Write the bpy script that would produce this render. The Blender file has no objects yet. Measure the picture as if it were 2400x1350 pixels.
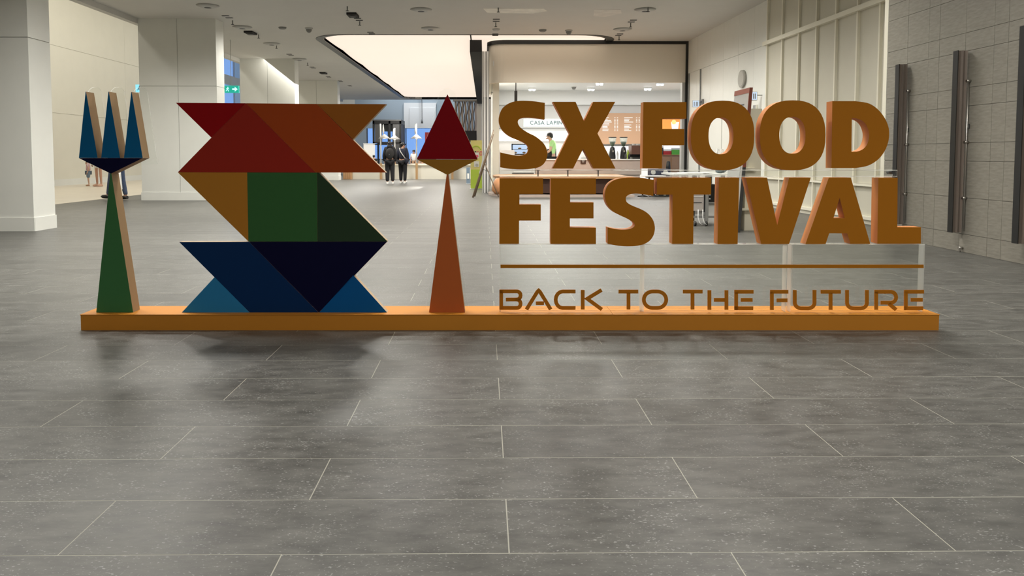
import bpy, bmesh, random
from math import *
from mathutils import Vector, Matrix, geometry
random.seed(7)
SC = bpy.context.scene
COL = SC.collection

# ------------------------------------------------------------------ camera, world, lights, exposure
F, H, YAW, PIT, PPX, PPY = 1665.0, 1.06, radians(.5), radians(3.03), 1150.5, 453.0
cd = bpy.data.cameras.new('camera'); cam = bpy.data.objects.new('camera', cd); COL.objects.link(cam)
cd.sensor_width = 36; cd.lens = F / 2400 * 36; cd.clip_start = .05; cd.clip_end = 200
cd.shift_x = (1200 - PPX) / 2400; cd.shift_y = -(675 - PPY) / 2400
cam.location = (0, 0, H); cam.rotation_euler = (radians(90) - PIT, 0, -YAW)
SC.camera = cam
w = bpy.data.worlds.new('world'); SC.world = w; w.use_nodes = True
w.node_tree.nodes['Background'].inputs[0].default_value = (.26, .47, .92, 1)
w.node_tree.nodes['Background'].inputs[1].default_value = 1.0
SC.view_settings.view_transform = 'Standard'; SC.view_settings.look = 'None'
SC.view_settings.gamma = 1; SC.view_settings.use_curve_mapping = False
SC.view_settings.exposure = 0.0
WARM = (1, .90, .76)
NEUT = (1, .97, .92)


def area(name, loc, size, power, color, direction, spread=None):
    l = bpy.data.lights.new(name, 'AREA'); l.shape = 'RECTANGLE'; l.size, l.size_y = size
    l.energy = power; l.color = color
    if spread: l.spread = radians(spread)
    o = bpy.data.objects.new(name, l); COL.objects.link(o); o.location = loc
    o.rotation_euler = Vector(direction).to_track_quat('-Z', 'Y').to_euler()
    return o


def spot(name, loc, power, color=WARM, angle=120, target=(0, 0, -1), r=.06, blend=.6):
    l = bpy.data.lights.new(name, 'SPOT'); l.energy = power; l.color = color
    l.spot_size = radians(angle); l.spot_blend = blend; l.shadow_soft_size = r
    o = bpy.data.objects.new(name, l); COL.objects.link(o); o.location = loc
    o.rotation_euler = Vector(target).to_track_quat('-Z', 'Y').to_euler()
    return o


CZ = 4.28      # ceiling height
# downlights of the hall, plus added fixtureless spots brightening floor, columns and fascia
for x, y, p in [(-4.2, 5.6, 130), (-1.2, 5.6, 120), (1.9, 5.6, 170), (4.0, 5.4, 75), (-3.9, 8.2, 170), (-7.2, 13.4, 105), (-5.2, 6.4, 60), (-5.4, 17.5, 60), (-1.6, 24, 260), (-1.6, 31, 260), (-4.3, 37, 200), (-2.0, 9.8, 170),
                (1.2, 9.8, 120), (3.6, 9.8, 90), (-5.2, 14, 180), (-2.0, 14.2, 200), (1.6, 14.2, 115), (3.8, 14.2, 110),
                (1.6, 17.8, 190), (3.9, 17.8, 50), (4.0, 16.6, 40), (-5.4, 20.5, 220), (-5.4, 27, 260), (-5.4, 33, 260),
                (-4.0, .6, 45), (.4, .6, 85), (3.8, .6, 165), (-3.5, -3.5, 50), (3.5, -3.5, 130)]:
    spot('hall_down_fill_spot', (x, y, CZ - .06), p * (4.5 if y > 9 else 3.8 if y > 5 else 3.7), color=(1, .97, .90), angle=164, blend=.9, r=.38)
# wall washers: left bright wall (seen past the columns), panelled wall on the right
area('left_wall_washer', (-11.5, 24, 7.6), (1.2, 24), 290, (1, .96, .87), (-.8, 0, -1))
area('left_aisle_light', (-11.4, 24, 7.9), (1.2, 26), 560, (1, .96, .87), (0, 0, -1))
area('right_wall_washer', (5.45, 10.6, 6.2), (.12, 7.6), 130, (1, .93, .76), (.12, 0, -1))
for fx in (-5.8, -3.6, -1.4): spot('far_hall_light', (fx, 42.2, 5.8), 190, (.85, .92, 1), 150, (0, .3, -1), .08, 1.0)
# shop interior
area('shop_light', (2.6, 24.2, 3.52), (4.4, 3.4), 400, (1, .98, .95), (0, 0, -1))
area('shop_light', (6.6, 24.2, 3.52), (2.6, 3.4), 190, (1, .98, .95), (0, 0, -1))

# ------------------------------------------------------------------ projection helpers (photo pixel -> point in the place)


def ray(u, v):
    x = (u - PPX) / F; y = 1.; z = -(v - PPY) / F
    y, z = y * cos(PIT) + z * sin(PIT), -y * sin(PIT) + z * cos(PIT)
    return Vector((x * cos(YAW) + y * sin(YAW), -x * sin(YAW) + y * cos(YAW), z))


EYE = Vector((0, 0, H))
def flo(u, v, z=0.): r = ray(u, v); return EYE + r * ((z - H) / r.z)
def aty(u, v, Y): r = ray(u, v); return EYE + r * (Y / r.y)
def atx(u, v, X): r = ray(u, v); return EYE + r * (X / r.x)


SA, SB = flo(190, 774), flo(2200, 774)
SU = (SB - SA).normalized(); SN = Vector((-SU.y, SU.x, 0))
def sgn(u, v, d=0.): r = ray(u, v); return EYE + r * (((SA - EYE).dot(SN) + d) / r.dot(SN))

# ------------------------------------------------------------------ materials


def S(r, g, b):
    f = lambda c: (c / 255 / 12.92) if c <= 10.3 else ((c / 255 + .055) / 1.055) ** 2.4
    return (f(r), f(g), f(b), 1)


def L(r, g, b): return (r, g, b, 1)


def mat(name, col, rough=.6, metal=0., noise=0., scale=6., bump=0., emit=None, es=1., stretch=(1, 1, 1), spec=.5, coat=0.):
    m = bpy.data.materials.new(name); m.use_nodes = True; n = m.node_tree; b = n.nodes['Principled BSDF']
    b.inputs['Base Color'].default_value = col; b.inputs['Roughness'].default_value = rough
    b.inputs['Metallic'].default_value = metal; b.inputs['Specular IOR Level'].default_value = spec
    if coat: b.inputs['Coat Weight'].default_value = coat
    if emit: b.inputs['Emission Color'].default_value = emit; b.inputs['Emission Strength'].default_value = es
    if noise or bump:
        tc = n.nodes.new('ShaderNodeTexCoord'); mp = n.nodes.new('ShaderNodeMapping'); mp.inputs['Scale'].default_value = stretch
        nz = n.nodes.new('ShaderNodeTexNoise'); nz.inputs['Scale'].default_value = scale; nz.inputs['Detail'].default_value = 5
        n.links.new(tc.outputs['Object'], mp.inputs['Vector']); n.links.new(mp.outputs[0], nz.inputs['Vector'])
        if noise:
            mr = n.nodes.new('ShaderNodeMapRange'); mr.inputs['From Min'].default_value = .25; mr.inputs['From Max'].default_value = .75
            mr.inputs['To Min'].default_value = 1 - noise; mr.inputs['To Max'].default_value = 1 + noise
            mx = n.nodes.new('ShaderNodeVectorMath'); mx.operation = 'SCALE'; mx.inputs[0].default_value = col[:3]
            n.links.new(nz.outputs['Fac'], mr.inputs[0]); n.links.new(mr.outputs[0], mx.inputs['Scale']); n.links.new(mx.outputs[0], b.inputs['Base Color'])
        if bump:
            bp = n.nodes.new('ShaderNodeBump'); bp.inputs['Strength'].default_value = bump; bp.inputs['Distance'].default_value = .01
            n.links.new(nz.outputs['Fac'], bp.inputs['Height']); n.links.new(bp.outputs[0], b.inputs['Normal'])
    return m


def clear_mat(name, tint=(.995, 1, .995, 1), ior=1.35, rough=.02, cloud=0.):
    m = bpy.data.materials.new(name); m.use_nodes = True; n = m.node_tree; n.nodes.clear()
    out = n.nodes.new('ShaderNodeOutputMaterial'); tr = n.nodes.new('ShaderNodeBsdfTransparent'); tr.inputs[0].default_value = tint
    gl = n.nodes.new('ShaderNodeBsdfGlossy'); gl.inputs['Roughness'].default_value = rough
    lw = n.nodes.new('ShaderNodeLayerWeight'); lw.inputs['Blend'].default_value = .5
    pw = n.nodes.new('ShaderNodeMath'); pw.operation = 'POWER'; pw.inputs[1].default_value = 5; n.links.new(lw.outputs['Facing'], pw.inputs[0])
    fr = n.nodes.new('ShaderNodeMath'); fr.operation = 'MULTIPLY_ADD'; fr.inputs[1].default_value = .6; fr.inputs[2].default_value = .02; n.links.new(pw.outputs[0], fr.inputs[0])
    mx = n.nodes.new('ShaderNodeMixShader'); n.links.new(fr.outputs[0], mx.inputs[0]); n.links.new(tr.outputs[0], mx.inputs[1]); n.links.new(gl.outputs[0], mx.inputs[2])
    last = mx
    if cloud:
        df = n.nodes.new('ShaderNodeBsdfTranslucent'); df.inputs[0].default_value = (1, 1, .97, 1)
        m2 = n.nodes.new('ShaderNodeMixShader'); m2.inputs[0].default_value = cloud
        n.links.new(mx.outputs[0], m2.inputs[1]); n.links.new(df.outputs[0], m2.inputs[2]); last = m2
    n.links.new(last.outputs[0], out.inputs[0])
    return m


def floor_mat():
    m = bpy.data.materials.new('slate_tile'); m.use_nodes = True; n = m.node_tree; b = n.nodes['Principled BSDF']
    N = n.nodes.new; K = n.links.new
    tc = N('ShaderNodeTexCoord'); oi = N('ShaderNodeObjectInfo')
    off = N('ShaderNodeVectorMath'); off.operation = 'MULTIPLY_ADD'; off.inputs[1].default_value = (37, 53, 11)
    K(oi.outputs['Random'], off.inputs[0]); K(tc.outputs['Object'], off.inputs[2])
    mp = N('ShaderNodeMapping'); mp.inputs['Scale'].default_value = (1.0, 2.6, 1); K(off.outputs[0], mp.inputs[0])
    n1 = N('ShaderNodeTexNoise'); n1.inputs['Scale'].default_value = 8; n1.inputs['Detail'].default_value = 9; n1.inputs['Roughness'].default_value = .68; K(mp.outputs[0], n1.inputs['Vector'])
    n2 = N('ShaderNodeTexNoise'); n2.inputs['Scale'].default_value = 125; n2.inputs['Detail'].default_value = 3; n2.inputs['Roughness'].default_value = .6
    mp2 = N('ShaderNodeMapping'); mp2.inputs['Scale'].default_value = (.7, 1.3, 1); K(off.outputs[0], mp2.inputs[0]); K(mp2.outputs[0], n2.inputs['Vector'])
    n3 = N('ShaderNodeTexNoise'); n3.inputs['Scale'].default_value = 7; n3.inputs['Detail'].default_value = 3; K(off.outputs[0], n3.inputs['Vector'])
    r1 = N('ShaderNodeValToRGB'); r1.color_ramp.elements[0].position = .3; r1.color_ramp.elements[0].color = FL0
    r1.color_ramp.elements[1].position = .72; r1.color_ramp.elements[1].color = FL1; K(n1.outputs['Fac'], r1.inputs[0])
    # speckles
    ad = N('ShaderNodeMath'); ad.operation = 'MULTIPLY_ADD'; ad.inputs[1].default_value = .22; K(n3.outputs['Fac'], ad.inputs[0]); K(n2.outputs['Fac'], ad.inputs[2])
    r2 = N('ShaderNodeMapRange'); r2.inputs['From Min'].default_value = .728; r2.inputs['From Max'].default_value = .80; r2.inputs['To Max'].default_value = .6; K(ad.outputs[0], r2.inputs[0])
    mx = N('ShaderNodeMix'); mx.data_type = 'RGBA'; mx.inputs['B'].default_value = (.42, .43, .41, 1)
    K(r2.outputs[0], mx.inputs['Factor']); K(r1.outputs[0], mx.inputs['A'])
    # per tile tone
    mr = N('ShaderNodeMapRange'); mr.inputs['To Min'].default_value = .9; mr.inputs['To Max'].default_value = 1.1; K(oi.outputs['Random'], mr.inputs[0])
    sc = N('ShaderNodeVectorMath'); sc.operation = 'SCALE'; K(mx.outputs['Result'], sc.inputs[0]); K(mr.outputs[0], sc.inputs['Scale'])
    K(sc.outputs[0], b.inputs['Base Color'])
    rr = N('ShaderNodeMapRange'); rr.inputs['From Min'].default_value = .3; rr.inputs['From Max'].default_value = .7
    rr.inputs['To Min'].default_value = .37; rr.inputs['To Max'].default_value = .46; K(n1.outputs['Fac'], rr.inputs[0]); K(rr.outputs[0], b.inputs['Roughness'])
    b.inputs['Specular IOR Level'].default_value = .5
    bp = N('ShaderNodeBump'); bp.inputs['Strength'].default_value = .05; bp.inputs['Distance'].default_value = .003
    K(n1.outputs['Fac'], bp.inputs['Height'])
    return m


FL0, FL1 = L(.048, .047, .043), L(.140, .137, .124)
M = dict(
    floor=floor_mat(), grout=mat('grout', L(.42, .41, .35), .7),
    aisle=mat('aisle_stone', L(.66, .60, .50), .35, noise=.06, scale=2),
    wall=mat('white_wall', L(.75, .755, .71), .55, noise=.02, scale=3), wallback=mat('wall_joint', L(.36, .35, .32), .8),
    cream=mat('cream_wall', L(.72, .695, .60), .7, noise=.02, scale=2),
    ceil=mat('ceiling_paint', L(.61, .60, .57), .8, noise=.02, scale=1.5),
    panelw=mat('panelled_wall', L(.60, .575, .48), .6, noise=.02, scale=3), batten=mat('batten_paint', L(.80, .77, .65), .5),
    stone=mat('grey_cladding', L(.245, .23, .195), .5, noise=.18, scale=9, bump=.25, stretch=(1, 1, 4.5)),
    black=mat('black_metal', L(.012, .012, .012), .35), blackm=mat('black_matte', L(.014, .013, .013), .8),
    dark=mat('dark_grey', L(.05, .05, .05), .5), grey=mat('mid_grey', L(.22, .22, .21), .5), lgrey=mat('light_grey', L(.5, .5, .48), .5),
    white=mat('white_plastic', L(.8, .8, .78), .4), steel=mat('brushed_steel', L(.55, .53, .5), .3, 1.),
    bronze=mat('bronze_metal', L(.21, .175, .15), .38, .35, noise=.12, scale=3, stretch=(6, 6, .4)),
    panel=mat('luminous_membrane', L(.35, .35, .35), .6, emit=L(1, .84, .69), es=.90),
    whitelight=mat('lamp_light', L(1, 1, 1), .5, emit=L(.9, .95, 1), es=6),
    led=mat('led_strip', L(1, 1, 1), .5, emit=L(1, 1, .97), es=1.6),
    shopw=mat('shop_white', L(.80, .80, .78), .5), bulk=mat('bulkhead_paint', L(.46, .45, .43), .6), fascia=mat('fascia_paint', L(.82, .75, .64), .7),
    pink=mat('counter_stone', L(.55, .45, .40), .4, noise=.05, scale=8), wood=mat('light_wood', L(.52, .29, .14), .45, noise=.15, scale=3, stretch=(1, 8, 8)),
    woodp=mat('pine', L(.45, .28, .13), .5, noise=.12, scale=5, stretch=(6, 6, .6)), terra=mat('terracotta', L(.58, .27, .12), .5),
    darkwood=mat('dark_recess', L(.06, .025, .015), .6), menu=mat('menu_brown', L(.40, .24, .14), .6), cream2=mat('cream_board', L(.80, .75, .60), .7), easelw=mat('easel_wood', L(.24, .17, .11), .6),
    clear=clear_mat('clear_acrylic'), glass=clear_mat('window_glass', (.94, .97, 1, 1)), edge=clear_mat('acrylic_edge', cloud=.55),
    skin=mat('skin', L(.50, .29, .20), .55), skin2=mat('pale_skin', L(.58, .36, .26), .55), hair=mat('black_hair', L(.01, .009, .009), .45),
    bfab=mat('black_fabric', L(.010, .010, .012), .9), nfab=mat('navy_fabric', L(.012, .014, .028), .9), wfab=mat('white_fabric', L(.75, .73, .7), .8),
    jean=mat('denim', L(.06, .085, .15), .9, noise=.2, scale=30), pinkf=mat('pink_fabric', L(.62, .38, .40), .9), bluef=mat('grey_blue_fabric', L(.16, .22, .29), .9),
    limef=mat('lime_fabric', L(.42, .72, .30), .9), lips=mat('lips', L(.35, .12, .1), .5),
    lime=mat('lime_print', L(.52, .70, .08), .5), yellow=mat('yellow_print', L(.75, .68, .25), .5), magenta=mat('pink_print', L(.75, .12, .2), .5),
    orange=mat('orange_print', L(.85, .30, .05), .5), red=mat('red_print', L(.45, .03, .03), .5), green=mat('green_print', L(.12, .45, .06), .5),
    exitg=mat('exit_green', L(.0, .3, .2), .4, emit=L(.02, .35, .26), es=1.), exitw=mat('exit_white', L(.8, .9, .9), .4, emit=L(.5, .9, 1), es=1.1),
    exitc=mat('exit_side_cyan', L(.3, .7, .8), .4, emit=L(.2, .62, .8), es=1.),
    curtain=mat('curtain_light', L(.40, .34, .28), .5), curtaind=mat('curtain_dark', L(.08, .075, .07), .4), bluewall=mat('pale_blue_wall', L(.36, .42, .46), .7),
    navy=mat('navy_plastic', L(.02, .025, .06), .5), box=mat('printed_box', L(.42, .38, .35), .7), rust=mat('rust_edge', L(.26, .07, .04), .5),
    scr=mat('screen', L(.1, .1, .1), .3, emit=L(.65, .8, 1), es=.9),
)
# sign paints
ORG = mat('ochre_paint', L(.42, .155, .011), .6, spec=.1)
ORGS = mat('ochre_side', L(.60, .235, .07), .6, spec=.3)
TAN = mat('bare_board_side', L(.28, .18, .09), .6, spec=.2)
CRM = mat('pale_board_side', L(.50, .38, .24), .6, spec=.3)
PLB = mat('plinth_paint', L(.55, .215, .022), .55, spec=.25)
def paint(n, r, g, b): return mat(n, L(r, g, b), .55, spec=.1)
P = dict(dred=paint('dark_red', .30, .003, .005), red=paint('brick_red', .32, .022, .012), ored=paint('orange_red', .37, .058, .010),
         brown=paint('brown', .33, .105, .014), ochre=paint('ochre', .46, .19, .024), green=paint('green', .038, .125, .038),
         dgreen=paint('dark_green', .026, .052, .026), navy=paint('navy', .003, .026, .10), dnavy=paint('dark_navy', .003, .003, .028),
         lblue=paint('light_blue', .026, .20, .42), blue=paint('blue', .004, .095, .30), fblue=paint('fork_blue', .004, .115, .28),
         hgreen=paint('handle_green', .05, .17, .06), spear=paint('wine_red', .22, .002, .006), sochre=paint('dull_ochre', .32, .145, .018),
         horange=paint('rust_orange', .46, .11, .028))

# ------------------------------------------------------------------ mesh helpers


class MB:
    def __init__(s): s.v = []; s.f = []; s.m = []; s.sm = []
    def add(s, vs, fs, mi=0, smooth=False):
        o = len(s.v); s.v += [Vector(p) for p in vs]
        for f in fs: s.f.append([o + i for i in f]); s.m.append(mi); s.sm.append(smooth)
        return s
    def box(s, a, b, mi=0, bev=0.):
        x0, x1 = sorted((a[0], b[0])); y0, y1 = sorted((a[1], b[1])); z0, z1 = sorted((a[2], b[2]))
        vs = [(x0, y0, z0), (x1, y0, z0), (x1, y1, z0), (x0, y1, z0), (x0, y0, z1), (x1, y0, z1), (x1, y1, z1), (x0, y1, z1)]
        return s.add(vs, [(0, 3, 2, 1), (4, 5, 6, 7), (0, 1, 5, 4), (1, 2, 6, 5), (2, 3, 7, 6), (3, 0, 4, 7)], mi)
    def obox(s, c, ax, ay, az, mi=0):
        c, ax, ay, az = map(Vector, (c, ax, ay, az)); vs = [c + ax * i + ay * j + az * k for k in (-1, 1) for j in (-1, 1) for i in (-1, 1)]
        return s.add(vs, [(0, 2, 3, 1), (4, 5, 7, 6), (0, 1, 5, 4), (1, 3, 7, 5), (3, 2, 6, 7), (2, 0, 4, 6)], mi)
    def tube(s, pts, rad, n=10, mi=0, caps=True, smooth=True):
        pts = [Vector(p) for p in pts]; rad = rad if isinstance(rad, (list, tuple)) else [rad] * len(pts); vs = []; fs = []
        for i, p in enumerate(pts):
            d = (pts[min(i + 1, len(pts) - 1)] - pts[max(i - 1, 0)]).normalized()
            a = d.orthogonal().normalized() if abs(d.z) > .99 else d.cross(Vector((0, 0, 1))).normalized(); b = d.cross(a)
            for k in range(n): t = 2 * pi * k / n; vs.append(p + (a * cos(t) + b * sin(t)) * rad[i])
        for i in range(len(pts) - 1):
            for k in range(n): fs.append((i * n + k, i * n + (k + 1) % n, (i + 1) * n + (k + 1) % n, (i + 1) * n + k))
        s.add(vs, fs, mi, smooth)
        if caps: o = len(s.v) - len(vs); s.f += [[o + k for k in range(n)][::-1], [o + (len(pts) - 1) * n + k for k in range(n)]]; s.m += [mi, mi]; s.sm += [False, False]
        return s
    def lathe(s, c, prof, n=20, mi=0, smooth=True):
        return s.tube([Vector(c) + Vector((0, 0, z)) for r, z in prof], [max(r, 1e-4) for r, z in prof], n, mi, True, smooth)
    def ell(s, c, r, n=12, m=8, mi=0, R=None):
        c = Vector(c); vs = []; fs = []
        for i in range(m + 1):
            t = pi * i / m
            for k in range(n):
                q = 2 * pi * k / n; v = Vector((r[0] * sin(t) * cos(q), r[1] * sin(t) * sin(q), r[2] * cos(t)))
                vs.append(c + (R @ v if R else v))
        for i in range(m):
            for k in range(n): fs.append((i * n + k, (i + 1) * n + k, (i + 1) * n + (k + 1) % n, i * n + (k + 1) % n))
        return s.add(vs, fs, mi, True)
    def prism(s, loops, off, mf=0, ms=1, smooth=False, mb=None):
        """loops: outer + holes of 3-D points in one plane; off: extrusion vector"""
        off = Vector(off); loops = [[Vector(p) for p in l] for l in loops]; flat = [p for l in loops for p in l]
        tri = geometry.tessellate_polygon(loops); n = len(flat)
        s.add(flat, [tuple(t) for t in tri], mf); s.add([p + off for p in flat], [tuple(t)[::-1] for t in tri], ms if mb is None else mb)
        for l in loops:
            k = len(l); s.add(l + [p + off for p in l], [(i, (i + 1) % k, k + (i + 1) % k, k + i) for i in range(k)], ms, smooth)
        return s
    def build(s, name, mats, parent=None, kind=None):
        me = bpy.data.meshes.new(name); c = Vector((0, 0, 0))
        lo = Vector([min(p[i] for p in s.v) for i in range(3)]); hi = Vector([max(p[i] for p in s.v) for i in range(3)])
        c = Vector(((lo.x + hi.x) / 2, (lo.y + hi.y) / 2, lo.z))
        me.from_pydata([p - c for p in s.v], [], s.f)
        for m in (mats if isinstance(mats, (list, tuple)) else [mats]): me.materials.append(m)
        for p, mi, sm in zip(me.polygons, s.m, s.sm): p.material_index = mi; p.use_smooth = sm
        bm = bmesh.new(); bm.from_mesh(me); bmesh.ops.remove_doubles(bm, verts=bm.verts, dist=1e-6); bmesh.ops.recalc_face_normals(bm, faces=bm.faces); bm.to_mesh(me); bm.free()
        o = bpy.data.objects.new(name, me); COL.objects.link(o)
        wl = c.copy()
        if parent is not None:
            o.parent = parent; q = parent
            while q is not None: wl = wl - Vector(q['_o']) if '_o' in q else wl; q = None
        o.location = wl; o['_o'] = list(c)
        if kind: o['kind'] = kind
        return o


def box(name, a, b, m, parent=None, kind=None): return MB().box(a, b).build(name, m, parent, kind)


def tag(o, label=None, cat=None, group=None, kind=None):
    if label: o['label'] = label
    if cat: o['category'] = cat
    if group: o['group'] = group
    if kind: o['kind'] = kind
    return o


def thing(name, loc, label, cat, group=None, kind=None):
    o = bpy.data.objects.new(name, None); COL.objects.link(o); o.location = loc; o['_o'] = list(Vector(loc)); o.empty_display_size = .1
    return tag(o, label, cat, group, kind)


def text(body, size, M4, mt, name, parent=None, depth=.004, font=None, spacing=1.0):
    c = bpy.data.curves.new('t', 'FONT'); c.body = body; c.size = size; c.extrude = depth / 2; c.offset = size * .012; c.align_x = 'CENTER'; c.align_y = 'CENTER'; c.space_character = spacing
    o = bpy.data.objects.new('t', c); COL.objects.link(o); dg = bpy.context.evaluated_depsgraph_get(); me = o.evaluated_get(dg).to_mesh()
    b = MB(); b.add([M4 @ v.co for v in me.vertices], [tuple(p.vertices) for p in me.polygons]); bpy.data.objects.remove(o)
    return b.build(name, mt, parent)


def facing(center, dirx=(1, 0, 0), up=(0, 0, 1)):
    x = Vector(dirx).normalized(); y = Vector(up).normalized(); z = x.cross(y)
    m = Matrix((x, y, z)).transposed().to_4x4(); m.translation = Vector(center); return m


# ================================================================== FLOOR
XR = lambda y: 5.74 + (20.3 - y) * .022          # face of the right-hand panelled wall
floor = box('floor', (-8.6, -6, -.12), (9, 46, -.0004), M['grout'], kind='structure')
floor_o = floor
b = MB(); b.box((-9.37, 41.5, -.0), (-9.3, 46, .001))
box('aisle_floor', (-15.2, -6, -.12), (-9.37, 46, .003), M['aisle'], floor)
box('floor_edge', (-9.37, -6, -.12), (-8.6, 46, -.0004), M['grout'], floor)
TL, TW, G = 1.2, .3, .0036
tme = MB().box((-TL / 2 + G / 2, -TW / 2 + G / 2, -.008), (TL / 2 - G / 2, TW / 2 - G / 2, 0)).build('floor_tile', M['floor'], floor)
tmesh = tme.data; bpy.data.objects.remove(tme)
tiles = []
k = -27
for k in range(-27, 130):
    y = 2.143 + .3 * k + .15
    off = -.541 if k % 2 == 0 else .065
    for j in range(-9, 8):
        x = off + j * TL + TL / 2
        if x + TL / 2 < -9.3 or x > 8.2: continue
        tiles.append((x, y))
def vis(t): return t[1] > 1.55 and t[0] - TL / 2 > -9.36 and abs(t[0] - .02) < .725 * t[1] + .7 and t[0] < 6.3
near = sorted([t for t in tiles if vis(t)], key=lambda t: t[1])[:300]
ns = set(near)
for i, (x, y) in enumerate(near):
    o = bpy.data.objects.new('floor_tile', tmesh); COL.objects.link(o); o.parent = floor
    o.location = Vector((x, y, -.004 - .004)) - Vector(floor['_o']) + Vector((0, 0, .0)); o['_o'] = [x, y, 0]
ft = MB()
for x, y in tiles:
    if (x, y) in ns: continue
    ft.box((max(x - TL / 2 + G / 2, -9.36), y - TW / 2 + G / 2, -.008), (x + TL / 2 - G / 2, y + TW / 2 - G / 2, 0))
ft.build('floor_tile_field', M['floor'], floor, 'stuff')

# ================================================================== CEILING
pan = []
X0, X1, Y0, Y1, R_ = -4.47, 3.4, 19.15, 40.6, .9
for cx, cy, a0 in ((X1 - R_, Y1 - R_, 0), (X0 + R_, Y1 - R_, 90), (X0 + R_, Y0 + R_, 180), (X1 - R_, Y0 + R_, 270)):
    for i in range(9): a = radians(a0 + i * 11.25); pan.append((cx + R_ * cos(a), cy + R_ * sin(a)))
outer = [(-8.15, -6), (6.6, -6), (6.6, 9.3), (6.6, 15.2), (9, 15.2), (9, 41.2), (-8.15, 41.2)]
mb = MB(); mb.prism([[(x, y, CZ) for x, y in outer], [(x, y, CZ) for x, y in pan]], (0, 0, .35), 0, 0)
ceiling = mb.build('ceiling', M['ceil'], kind='structure')
mb = MB()   # black inner rim of the recess
n = len(pan); mb.add([(x, y, CZ - .012) for x, y in pan] + [(x, y, CZ + .12) for x, y in pan] + [(x * 1.0 + (.5 if 0 else 0), y, CZ - .012) for x, y in pan], [(i, (i + 1) % n, n + (i + 1) % n, n + i) for i in range(n)], 0)
cxm, cym = (X0 + X1) / 2, (Y0 + Y1) / 2
def grow(p, g): 
    dx, dy = p[0] - cxm, p[1] - cym; return (p[0] + g * (dx / (X1 - X0) * 2), p[1] + g * (dy / (Y1 - Y0) * 2))
rim_out = [(p[0] + copysign(.20, p[0] - cxm) * min(1, abs(p[0] - cxm) / (X1 - X0) * 2.2) ** 3, grow(p, .06)[1]) for p in pan]
mb.add([(x, y, CZ - .012) for x, y in pan] + [(x, y, CZ - .012) for x, y in rim_out], [(i, (i + 1) % n, n + (i + 1) % n, n + i) for i in range(n)], 0)
mb.add([(x, y, CZ - .012) for x, y in rim_out] + [(x, y, CZ + .01) for x, y in rim_out], [(i, (i + 1) % n, n + (i + 1) % n, n + i) for i in range(n)], 0)
lc = thing('ceiling_light_panel', (cxm, cym, CZ), 'huge glowing white stretch ceiling with a black rounded rim', 'light')
rim = mb.build('rim', M['black'], lc)
# membrane, gently sagging in waves between its ribs
nx, ny = 4, 90; vs = []; fs = []
inx0, inx1, iny0, iny1 = X0 - .05, X1 + .05, Y0 - .05, Y1 + .05
for j in range(ny + 1):
    t = j / ny; y = iny0 + (iny1 - iny0) * t; z = CZ + .10 - .03 * abs(sin(pi * t * 6)) 
    for i in range(nx + 1): vs.append((inx0 + (inx1 - inx0) * i / nx, y, z))
for j in range(ny):
    for i in range(nx): a = j * (nx + 1) + i; fs.append((a, a + 1, a + nx + 2, a + nx + 1))
MB().add(vs, fs, 0, True).build('membrane', M['panel'], lc)
box('seam', (-.40, Y0, CZ + .055), (-.365, Y1, CZ + .075), M['black'], lc)
# slab edge towards the left void, void enclosure
box('ceiling_edge', (-8.3, -6, CZ - .12), (-8.15, 41.2, CZ + .35), M['ceil'], ceiling)
box('ceiling_upper', (-15.4, -6, 8.2), (9, 46.2, 8.4), M['cream'], ceiling)
box('hall_upper_wall', (-8.3, -6, CZ + .35), (-8.15, 41.2, 8.2), M['wall'], ceiling)
box('wall_back', (-15.4, -6.2, 0), (9, -6, 8.4), M['wall'], kind='structure')

# round diffusers, domes, sprinklers, slots
def cpt(u, v): return flo(u, v, CZ)
def diffuser(u, v, label, r=.24):
    p = cpt(u, v); t = thing('air_diffuser', (p.x, p.y, CZ), label, 'air diffuser', 'round ceiling air diffusers')
    MB().lathe((p.x, p.y, CZ - .047), [(r * .55, 0), (r * .6, .005), (r, .044)], 24).build('outer_ring', M['lgrey'], t)
    MB().lathe((p.x, p.y, CZ - .05), [(r * .2, 0), (r * .42, .006), (r * .42, .02)], 20).build('core', M['dark'], t)
for u, v, lb in [(487, 13, 'round grey air diffuser nearest the left column, at the top edge'), (568, 63, 'round air diffuser beside the black square speaker'),
                 (987, 22, 'round air diffuser above the left part of the glowing ceiling'), (1009, 66, 'round air diffuser just in front of the glowing ceiling'),
                 (1512, 22, 'round air diffuser at top, right of the ceiling patches'), (1459, 68, 'round air diffuser in front of the shop fascia right side'),
                 (637, 102, 'pale round air diffuser left of the glowing ceiling corner'), (702, 138, 'pale round air diffuser second along the left ceiling row')]:
    diffuser(u, v, lb)
def dome(u, v, label):
    p = cpt(u, v); t = thing('dome_camera', (p.x, p.y, CZ), label, 'camera', 'ceiling dome cameras')
    MB().lathe((p.x, p.y, CZ - .03), [(.09, 0), (.1, .03)], 18).build('collar', M['lgrey'], t)
    MB().ell((p.x, p.y, CZ - .03), (.075, .075, .09), 14, 8).build('dome', M['grey'], t)
dome(724, 66, 'small dome camera on the ceiling left of the glowing panel'); dome(1333, 71, 'small dome camera on the ceiling above the shop fascia')
for u, v, lb in [(587, 75, 'black square ceiling speaker near the first pale column'), (827, 33, 'black ceiling speaker high above the coloured letter S'), (758, 170, 'small black ceiling speaker over the left column row')]:
    p = cpt(u, v); t = thing('ceiling_speaker', (p.x, p.y, CZ), lb, 'speaker')
    MB().box((p.x - .11, p.y - .2, CZ - .05), (p.x + .11, p.y + .2, CZ)).build('housing', M['blackm'], t)
    MB().lathe((p.x, p.y, CZ - .065), [(.07, 0), (.08, .016)], 16).build('grille', M['dark'], t)
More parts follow.
